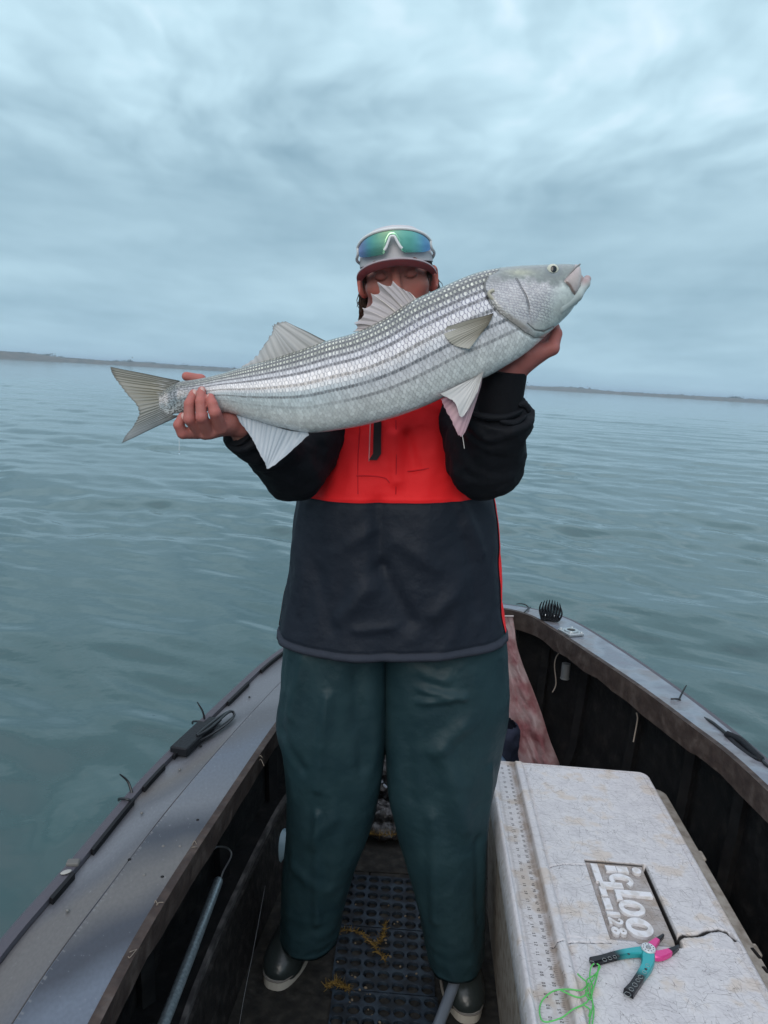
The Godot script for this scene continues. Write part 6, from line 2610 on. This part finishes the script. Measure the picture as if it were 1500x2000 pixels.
	for k in sg.v.size():
		sg.v[k] -= foot
	part("seat", sg, green, tr)

func build_boots(man: Node3D, foot: Vector3) -> void:
	var rubber := mat(lin(0.018, 0.024, 0.024), 0.32)
	bumpy(planar(rubber, 5.0), ntex(noise(131, 0.03, 3), 256, true, 3.0), 0.35)
	var cream := mat(lin(0.36, 0.34, 0.30), 0.6)
	for side in 2:
		var toe := at_y(533, 1934, 0.0) if side == 0 else at_y(916, 2000, 0.0)
		var head := deg_to_rad(-14.0 if side == 0 else 6.0)
		var b := Basis(Vector3.UP, head)
		var o := toe - b * Vector3(0, 0, 0.30)   # heel
		var boot := Node3D.new()
		boot.name = "boot" if side == 0 else "boot_001"
		boot.transform = Transform3D(b, o - foot)
		man.add_child(boot, true)
		var net := Net.new(Vector3(-0.08, -0.01, -0.03), Vector3(0.08, 0.34, 0.32), 0.006)
		net.ell(Vector3(0, 0.030, 0.235), Vector3(0.049, 0.046, 0.062), 0.02)
		net.ell(Vector3(0, 0.045, 0.17), Vector3(0.047, 0.056, 0.085), 0.03)
		net.ell(Vector3(0, 0.04, 0.055), Vector3(0.040, 0.05, 0.055), 0.03)
		net.cone(Vector3(0, 0.09, 0.075), Vector3(0, 0.32, 0.055), 0.050, 0.055, 0.03)
		net.cut(Vector3(0, 0.012, 0), Vector3.DOWN)
		net.cut(Vector3(0, 0.315, 0), Vector3.UP)
		var g := Geo.new()
		net.build(g)
		part("upper", g, rubber, boot)
		var outl := PackedVector2Array()
		for k in 48:
			var a := TAU * k / 48.0
			var z := 0.15 + 0.152 * sin(a)
			var wide := 0.040 + 0.013 * smoothstep(0.08, 0.22, z)
			outl.append(Vector2(signf(cos(a)) * pow(absf(cos(a)), 0.72) * wide, -z))
		var sg := Geo.new()
		sg.extrude(outl, Transform3D(Basis(Vector3.RIGHT, Vector3.FORWARD, Vector3.UP), Vector3(0, 0.001, 0)), 0.024, 0.003)
		part("sole", sg, cream, boot)
		var band := Geo.new()
		var ring := PackedVector3Array()
		for k in 49:
			var q := outl[k % 48] * 1.0
			ring.append(Vector3(q.x * 1.015, 0.0265, -q.y * 1.004))
		band.tube(ring, 0.0022, 6, false)
		part("foxing", band, mat(lin(0.14, 0.13, 0.12), 0.6), boot)

var joints := PackedVector3Array()
func finger(net: Net, pts: Array, radii: Array, k := 0.0022) -> void:
	for a in range(1, pts.size()):
		joints.append(pts[a])
	for a in pts.size() - 1:
		net.cone(pts[a], pts[a + 1], radii[a], radii[a + 1], k)

func build_body(man: Node3D, foot: Vector3) -> void:
	var skin := mat(Color.WHITE, 0.5)
	skin.vertex_color_use_as_albedo = true
	skin.subsurf_scatter_enabled = true
	skin.subsurf_scatter_strength = 0.12
	bumpy(planar(skin, 14.0), ntex(noise(141, 0.05, 4), 256, true, 3.0), 0.35)
	var g := Geo.new()
	# torso, arms and legs under the clothes
	var coarse := Net.new(Vector3(-0.36, 0.04, -2.0), Vector3(0.42, 1.62, -1.36), 0.014)
	coarse.ell(Vector3(0.04, 1.20, -1.77), Vector3(0.15, 0.26, 0.095), 0.05)
	coarse.ell(Vector3(0.05, 0.92, -1.80), Vector3(0.14, 0.14, 0.06), 0.03)
	coarse.cone(Vector3(0.0, 1.38, -1.80), Vector3(0.0, 1.56, -1.83), 0.062, 0.056, 0.04)
	var rs := at_z(660, 765, -1.76)
	var re := at_z(575, 900, -1.61)
	var rw := at_d(470, 840, 1.445)
	var ls := at_z(900, 750, -1.76)
	var le := at_z(953, 892, -1.60)
	var lw := at_d(984, 735, 1.465)
	coarse.cone(rs, re, 0.05, 0.04, 0.03)
	coarse.cone(re, rw, 0.038, 0.024, 0.02)
	coarse.cone(ls, le, 0.05, 0.04, 0.03)
	coarse.cone(le, lw, 0.038, 0.026, 0.02)
	coarse.cone(Vector3(-0.07, 0.82, -1.78), Vector3(-0.13, 0.45, -1.76), 0.065, 0.055, 0.02)
	coarse.cone(Vector3(-0.125, 0.45, -1.77), Vector3(-0.15, 0.12, -1.79), 0.050, 0.032, 0.03)
	coarse.cone(Vector3(0.16, 0.82, -1.78), Vector3(0.19, 0.45, -1.73), 0.065, 0.055, 0.02)
	coarse.cone(Vector3(0.19, 0.45, -1.73), Vector3(0.215, 0.12, -1.75), 0.050, 0.032, 0.03)
	coarse.build(g, Color(0.36, 0.17, 0.14))
	# right hand, at the left of the picture: fingers closed on the near side of the tail, thumb behind
	var hr := Net.new(at_d(330, 880, 1.52).min(at_d(330, 720, 1.30)) - Vector3.ONE * 0.01, at_d(500, 715, 1.30).max(at_d(500, 860, 1.5)) + Vector3.ONE * 0.01, 0.0026)
	var wrist := at_d(470, 830, 1.438)
	hr.cone(wrist, at_d(440, 826, 1.418), 0.025, 0.022, 0.01)
	for q in [[386, 842, 1.408, 0.0125], [400, 846, 1.398, 0.0125], [414, 844, 1.394, 0.012], [432, 836, 1.392, 0.0125]]:
		hr.cone(at_d(446, 825, 1.418), at_d(q[0], q[1], q[2]), 0.019, q[3], 0.008)
	finger(hr, [at_d(392, 843, 1.398), at_d(370, 818, 1.366), at_d(370, 789, 1.364), at_d(378, 769, 1.371)], [0.0122, 0.0108, 0.0096, 0.0080])
	finger(hr, [at_d(408, 845, 1.394), at_d(394, 815, 1.358), at_d(392, 785, 1.358), at_d(394, 763, 1.366)], [0.0122, 0.0106, 0.0094, 0.0078])
	finger(hr, [at_d(430, 836, 1.390), at_d(420, 806, 1.358), at_d(415, 789, 1.358), at_d(411, 776, 1.364)], [0.0122, 0.0106, 0.0092, 0.0075])
	finger(hr, [at_d(388, 845, 1.408), at_d(357, 846, 1.388), at_d(349, 830, 1.379), at_d(356, 814, 1.380)], [0.0120, 0.0105, 0.0095, 0.0080])
	finger(hr, [at_d(440, 822, 1.44), at_d(412, 775, 1.462), at_d(392, 742, 1.440), at_d(364, 735, 1.432)], [0.017, 0.0125, 0.0105, 0.0085], 0.003)
	var i0 := g.v.size()
	hr.build(g, Color(0.37, 0.145, 0.125))
	# left hand, at the right: palm up under the throat, fingers closed behind the jaw
	var hl := Net.new(at_d(930, 750, 1.52).min(at_d(930, 600, 1.38)) - Vector3.ONE * 0.01, at_d(1125, 590, 1.38).max(at_d(1125, 750, 1.56)) + Vector3.ONE * 0.01, 0.0028)
	var w2 := at_d(990, 735, 1.462)
	hl.cone(w2, at_d(1035, 688, 1.44), 0.028, 0.025, 0.012)
	for q in [[1079, 680, 1.425, 0.0135], [1070, 684, 1.447, 0.0135], [1058, 686, 1.467, 0.013], [1044, 688, 1.485, 0.012]]:
		hl.cone(at_d(1022, 700, 1.445), at_d(q[0], q[1], q[2]), 0.021, q[3], 0.010)
	finger(hl, [at_d(1078, 681, 1.427), at_d(1086, 652, 1.432), at_d(1077, 625, 1.452), at_d(1062, 616, 1.468)], [0.0130, 0.0115, 0.0100, 0.0085])
	finger(hl, [at_d(1070, 683, 1.446), at_d(1078, 655, 1.462), at_d(1068, 628, 1.476), at_d(1052, 620, 1.486)], [0.0130, 0.0112, 0.0098, 0.0084])
	finger(hl, [at_d(1058, 686, 1.466), at_d(1066, 662, 1.488), at_d(1056, 636, 1.50), at_d(1042, 628, 1.504)], [0.0125, 0.0108, 0.0094, 0.0080])
	finger(hl, [at_d(1044, 688, 1.484), at_d(1052, 668, 1.506), at_d(1044, 648, 1.514), at_d(1034, 640, 1.514)], [0.0115, 0.0098, 0.0086, 0.0074])
	finger(hl, [at_d(1020, 705, 1.44), at_d(1026, 690, 1.425), at_d(1030, 664, 1.455), at_d(1024, 640, 1.47)], [0.014, 0.012, 0.011, 0.009], 0.003)
	hl.build(g, Color(0.33, 0.125, 0.11))
	# ruddy knuckles and tips, with a crease across each joint
	for k in range(i0, g.v.size()):
		var near := 1e9
		for q in joints:
			near = minf(near, g.v[k].distance_to(q))
		var red := 1.0 - smoothstep(0.006, 0.018, near)
		g.c[k] = g.c[k].lerp(Color(0.44, 0.13, 0.115), red * 0.55)
	# head
	var hx := head_frame()
	var hd := Net.new(Vector3(-0.11, -0.21, -0.13), Vector3(0.11, 0.145, 0.135), 0.0032)
	hd.ell(Vector3(0, 0.022, -0.015), Vector3(0.0755, 0.076, 0.085), 0.02)
	hd.ell(Vector3(0, -0.035, 0.012), Vector3(0.069, 0.085, 0.074), 0.03)
	hd.ell(Vector3(0, -0.098, 0.050), Vector3(0.034, 0.026, 0.030), 0.03)
	hd.cone(Vector3(-0.058, -0.075, 0.0), Vector3(-0.02, -0.105, 0.045), 0.024, 0.020, 0.025)
	hd.cone(Vector3(0.058, -0.075, 0.0), Vector3(0.02, -0.105, 0.045), 0.024, 0.020, 0.025)
	for s in [-1.0, 1.0]:
		hd.ell(Vector3(0.046 * s, -0.018, 0.052), Vector3(0.025, 0.020, 0.022), 0.02)
	hd.cone(Vector3(-0.040, 0.030, 0.070), Vector3(0.040, 0.030, 0.070), 0.012, 0.012, 0.016)
	for s in [-1.0, 1.0]:
		hd.ell(Vector3(0.034 * s, 0.006, 0.094), Vector3(0.018, 0.0115, 0.017), 0.010, Basis(), true)
		hd.ell(Vector3(0.033 * s, 0.005, 0.070), Vector3(0.0155, 0.0125, 0.0135), 0.003)
	hd.cone(Vector3(0, 0.016, 0.082), Vector3(0, -0.030, 0.104), 0.0085, 0.0125, 0.010)
	for s in [-1.0, 1.0]:
		hd.ell(Vector3(0.013 * s, -0.035, 0.092), Vector3(0.009, 0.0085, 0.011), 0.006)
	hd.cone(Vector3(-0.020, -0.066, 0.080), Vector3(0.020, -0.066, 0.080), 0.006, 0.006, 0.008)
	hd.cone(Vector3(-0.016, -0.076, 0.079), Vector3(0.016, -0.076, 0.079), 0.007, 0.007, 0.006)
	for s in [-1.0, 1.0]:
		var tw := Basis(Vector3.UP, 0.5 * s) * Basis(Vector3(0, 0, 1), -0.1 * s)
		hd.ell(Vector3(0.083 * s, -0.006, -0.010), Vector3(0.013, 0.031, 0.020), 0.006, tw)
		hd.ell(Vector3(0.094 * s, -0.003, 0.000), Vector3(0.007, 0.019, 0.011), 0.004, tw, true)
	hd.cone(Vector3(0, -0.07, -0.025), Vector3(0, -0.22, -0.035), 0.058, 0.062, 0.03)
	var h0 := g.v.size()
	hd.build(g)
	var fl := noise(142, 18.0, 3)
	for k in range(h0, g.v.size()):
		var p := g.v[k]
		var c := Color(0.30, 0.135, 0.112)
		var ear := smoothstep(0.074, 0.084, absf(p.x))
		c = c.lerp(Color(0.46, 0.15, 0.12), ear * 0.8)
		var ruddy := exp(-pow((absf(p.x) - 0.045) / 0.025, 2.0) - pow((p.y + 0.03) / 0.03, 2.0)) * smoothstep(0.02, 0.05, p.z) + exp(-pow(p.x / 0.018, 2.0) - pow((p.y + 0.02) / 0.03, 2.0)) * smoothstep(0.07, 0.09, p.z)
		c = c.lerp(Color(0.44, 0.16, 0.125), ruddy * 0.6)
		var brow := exp(-pow((p.y - 0.029 - 0.004 * sin(absf(p.x) * 60.0)) / 0.0075, 2.0)) * smoothstep(0.010, 0.02, absf(p.x)) * (1.0 - smoothstep(0.045, 0.055, absf(p.x))) * smoothstep(0.05, 0.07, p.z)
		c = c.lerp(Color(0.10, 0.055, 0.035), brow * 0.85)
		var beard := smoothstep(-0.050, -0.075, p.y + 0.25 * absf(p.x) * 0.0) * smoothstep(-0.03, 0.01, p.z) * (1.0 - smoothstep(-0.11, -0.14, p.y) * 0.4)
		c = c.lerp(Color(0.20, 0.095, 0.06), clampf(beard * (0.6 + 0.5 * fl.get_noise_3dv(p * 4.0)), 0, 0.8))
		var lash := exp(-pow((p.y + 0.0045 - 0.5 * pow(absf(p.x) - 0.033, 2.0) * 60.0) / 0.0022, 2.0)) * (1.0 - smoothstep(0.013, 0.017, absf(absf(p.x) - 0.033))) * smoothstep(0.06, 0.075, p.z)
		c = c.lerp(Color(0.03, 0.018, 0.014), lash * 0.85)
		var hairline := smoothstep(0.045, 0.055, p.y) + smoothstep(-0.02, -0.05, p.z) * smoothstep(-0.07, -0.03, p.y) * (1.0 - ear)
		c = c.lerp(Color(0.045, 0.028, 0.02), clampf(hairline, 0, 1) * 0.9)
		g.c[k] = c * (1.0 + 0.10 * fl.get_noise_3dv(p))
		g.v[k] = hx * p
	for k in g.v.size():
		g.v[k] -= foot
	part("body", g, skin, man)
	# nails
	var nail := mat(lin(0.50, 0.30, 0.27), 0.3)
	for q in [[379.5, 768, 1.3655, 0.3], [394.5, 763, 1.3605, 0.0], [409, 777, 1.3595, -0.35], [358, 813, 1.374, 0.4]]:
		var ng := Geo.new()
		ng.ball(at_d(q[0], q[1], q[2]) - foot, Vector3(0.0052, 0.0068, 0.0026), cam_basis * Basis(Vector3(0, 0, 1), -q[3]), 8, 12)
		part("fingernail", ng, nail, man)
	# hair: loose strands at the neck and temples
	var hair := Geo.new()
	var r := RandomNumberGenerator.new()
	r.seed = 44
	var hx0 := Transform3D(hx.basis, hx.origin - foot)
	for k in 230:
		var side := -1.0 if r.randf() < 0.68 else 1.0
		var a := Vector3(side * r.randf_range(0.070, 0.082), r.randf_range(-0.06, 0.035), r.randf_range(-0.085, -0.025))
		var l := r.randf_range(0.07, 0.15) if side < 0.0 else r.randf_range(0.05, 0.10)
		var wv := r.randf_range(0.006, 0.016)
		var ph := r.randf() * 6.0
		var pts := PackedVector3Array()
		for s in 9:
			var t := s / 8.0
			pts.append(hx0 * (a + Vector3(side * (0.014 * sin(t * 2.6) + wv * sin(t * 7.0 + ph) * t), -l * t, wv * cos(t * 6.0 + ph) * t)))
		hair.tube(pts, PackedFloat32Array([0.0014, 0.0014, 0.0013, 0.0012, 0.0011, 0.001, 0.0009, 0.0007, 0.0004]), 4, false)
	for k in 160:   # short hair under the cap's rim
		var ang := r.randf_range(-2.6, 2.6)
		var a := Vector3(sin(ang) * 0.079, r.randf_range(0.03, 0.05), -0.012 + cos(ang) * 0.088)
		if a.z > 0.035:
			continue
		hair.tube(PackedVector3Array([hx0 * a, hx0 * (a + Vector3(a.x * 0.06, -0.022, 0.0)), hx0 * (a + Vector3(a.x * 0.03, -r.randf_range(0.03, 0.06), 0.004))]), PackedFloat32Array([0.0018, 0.0016, 0.0008]), 4, false)
	var ho := part("hair", hair, mat(lin(0.050, 0.030, 0.022), 0.5), man)
	ho.set_meta("kind", "stuff")

func head_frame() -> Transform3D:
	var b := Basis(Vector3(0, 0, 1), deg_to_rad(8.0)) * Basis(Vector3.UP, deg_to_rad(-3.0)) * Basis(Vector3.RIGHT, deg_to_rad(4.0))
	return Transform3D(b, at_z(776, 545, -1.86))

func build_cap(man: Node3D, foot: Vector3) -> void:
	var hx := head_frame()
	hx.origin -= foot
	hx.origin -= hx.basis.y * 0.010
	var fabric := cloth(lin(0.50, 0.49, 0.51), 0.9, 0.5, 18.0)
	var cap := Node3D.new()
	cap.name = "cap"
	cap.transform = hx
	man.add_child(cap, true)
	var dome := func(ang: float, t: float) -> Vector3:   # t 0 at the rim, 1 at the crown
		var e := t * PI / 2.0
		var w := pow(cos(e), 0.62)
		var h := pow(sin(e), 0.95)
		var front := maxf(0.0, cos(ang))
		return Vector3(sin(ang) * 0.0855 * w, 0.042 + 0.083 * h + 0.006 * front * sin(PI * t), -0.012 + cos(ang) * (0.100 + 0.004 * front) * w)
	var g := Geo.new()
	var rings := []
	for k in 25:
		var ring := PackedVector3Array()
		for s in 72:
			var ang := TAU * s / 72.0
			var p: Vector3 = dome.call(ang, k / 24.0 * 0.995)
			var seam := pow(absf(cos(ang * 3.0)), 40.0)
			ring.append(p * (1.0 + 0.006 * seam))
		rings.append(ring)
	g.loft(rings, true, true)
	part("crown", g, fabric, cap)
	var bg := Geo.new()
	bg.ball(Vector3(0, 0.1265, -0.012), Vector3(0.008, 0.004, 0.008), Basis(), 6, 12)
	part("button", bg, fabric, cap)
	# brim: a curved sheet with thickness
	var br := Geo.new()
	var sec := []
	for s in 41:
		var a := lerpf(-1.0, 1.0, s / 40.0)
		var inner := Vector3(0.084 * sin(a * 1.38), 0.0355 - 0.006 * absf(a), -0.012 + 0.102 * cos(a * 1.38))
		var reach := 0.064 * pow(maxf(0.0, 1.0 - a * a * a * a), 0.6)
		var droop := 0.030 * a * a
		var outer := Vector3(0.0945 * sin(a * 1.34), 0.0, -0.012 + 0.100 * cos(a * 1.2) + reach)
		outer.y = 0.0435 - droop
		inner.y -= droop * 0.55
		var mid := inner.lerp(outer, 0.5) + Vector3(0, 0.004, 0)
		sec.append(PackedVector3Array([inner + Vector3(0, 0.003, 0), mid + Vector3(0, 0.003, 0), outer + Vector3(0, 0.0022, 0), outer + Vector3(0, 0, 0.0015), outer - Vector3(0, 0.0026, 0), mid - Vector3(0, 0.003, 0), inner - Vector3(0, 0.003, 0)]))
	br.loft(sec, true, true)
	part("brim", br, cloth(lin(0.36, 0.31, 0.335), 0.9, 0.4, 18.0), cap)
	# wrap sunglasses resting on the crown
	var gl := Node3D.new()
	gl.name = "sunglasses"
	gl.transform = hx
	man.add_child(gl, true)
	var face := func(a: float, y: float) -> Vector3:
		var ang := a * 1.06
		return Vector3(sin(ang) * 0.0925, y, -0.014 + cos(ang) * (0.1235 - 0.30 * maxf(0.0, y - 0.06) * 0.5))
	var top := func(a: float) -> float: return 0.1085 - 0.020 * a * a - 0.004 * pow(absf(a), 6.0)
	var low := func(a: float) -> float:
		var notch := exp(-pow(absf(a) / 0.15, 3.0))
		return lerpf(0.0585 - 0.004 * a * a + 0.010 * pow(absf(a), 5.0), 0.0925, notch)
	var lens := Geo.new()
	var n := 64
	for s in n + 1:
		var a := lerpf(-1.0, 1.0, float(s) / n)
		for k in 13:
			var t := k / 12.0
			var y := lerpf(low.call(a), top.call(a), t)
			var p: Vector3 = face.call(a, y)
			p.z += 0.004 * sin(PI * t)
			var c := Color(0.16, 0.42, 0.34)
			c = c.lerp(Color(0.36, 0.52, 0.30), exp(-pow((a + 0.12) / 0.25, 2.0)) * (0.4 + 0.6 * t))
			c = c.lerp(Color(0.14, 0.29, 0.50), smoothstep(0.35, 0.9, absf(a)) * 0.85)
			c = c.lerp(Color(0.36, 0.28, 0.46), smoothstep(0.55, 0.95, -a) * 0.7)
			c = c.lerp(Color(0.08, 0.20, 0.44), smoothstep(0.6, 1.0, absf(a)) * (1.0 - t) * 0.8)
			lens.add(p, Vector2(a, t), c)
	for s in n:
		for k in 12:
			var q := s * 13 + k
			lens.quad(q, q + 1, q + 14, q + 13)
	var b0 := lens.v.size()
	for k in b0:
		lens.add(lens.v[k] - Vector3(0, 0, 0.0022), lens.uv[k], lens.c[k])
	for s in n:
		for k in 12:
			var q := b0 + s * 13 + k
			lens.quad(q, q + 13, q + 14, q + 1)
	if (lens.v[lens.i[2]] - lens.v[lens.i[0]]).cross(lens.v[lens.i[1]] - lens.v[lens.i[0]]).z < 0.0:
		lens.flip()
	var mirror := mat(Color.WHITE, 0.16, 0.85)
	mirror.vertex_color_use_as_albedo = true
	bumpy(planar(mirror, 60.0), ntex(noise(151, 0.05, 3), 256, true, 2.0), 0.25)
	part("lens", lens, mirror, gl)
	var white := mat(lin(0.66, 0.67, 0.68), 0.35)
	var fr := Geo.new()
	var pts := PackedVector3Array()
	for s in 41:
		var a := lerpf(-1.06, 1.06, s / 40.0)
		pts.append(face.call(a, top.call(a) + 0.0015))
	fr.tube(pts, 0.0036, 8)
	part("frame", fr, white, gl)
	var nose := Geo.new()
	pts = PackedVector3Array()
	for q in [[-0.20, 0.067], [-0.15, 0.073], [-0.085, 0.086], [-0.05, 0.093], [0.0, 0.0945], [0.05, 0.093], [0.085, 0.086], [0.15, 0.073], [0.20, 0.067]]:
		pts.append(face.call(q[0], q[1]) + Vector3(0, 0, 0.003))
	nose.tube(curve(pts, 30), 0.0030, 8)
	part("nose_bridge", nose, white, gl)
	for s in [-1.0, 1.0]:
		var tg := Geo.new()
		tg.tube(curve(PackedVector3Array([face.call(1.03 * s, 0.086), face.call(1.05 * s, 0.070), Vector3(0.0895 * s, 0.060, 0.012), Vector3(0.086 * s, 0.054, -0.04), Vector3(0.078 * s, 0.05, -0.08)]), 20), 0.0036, 8)
		part("temple_arm", tg, white, gl)
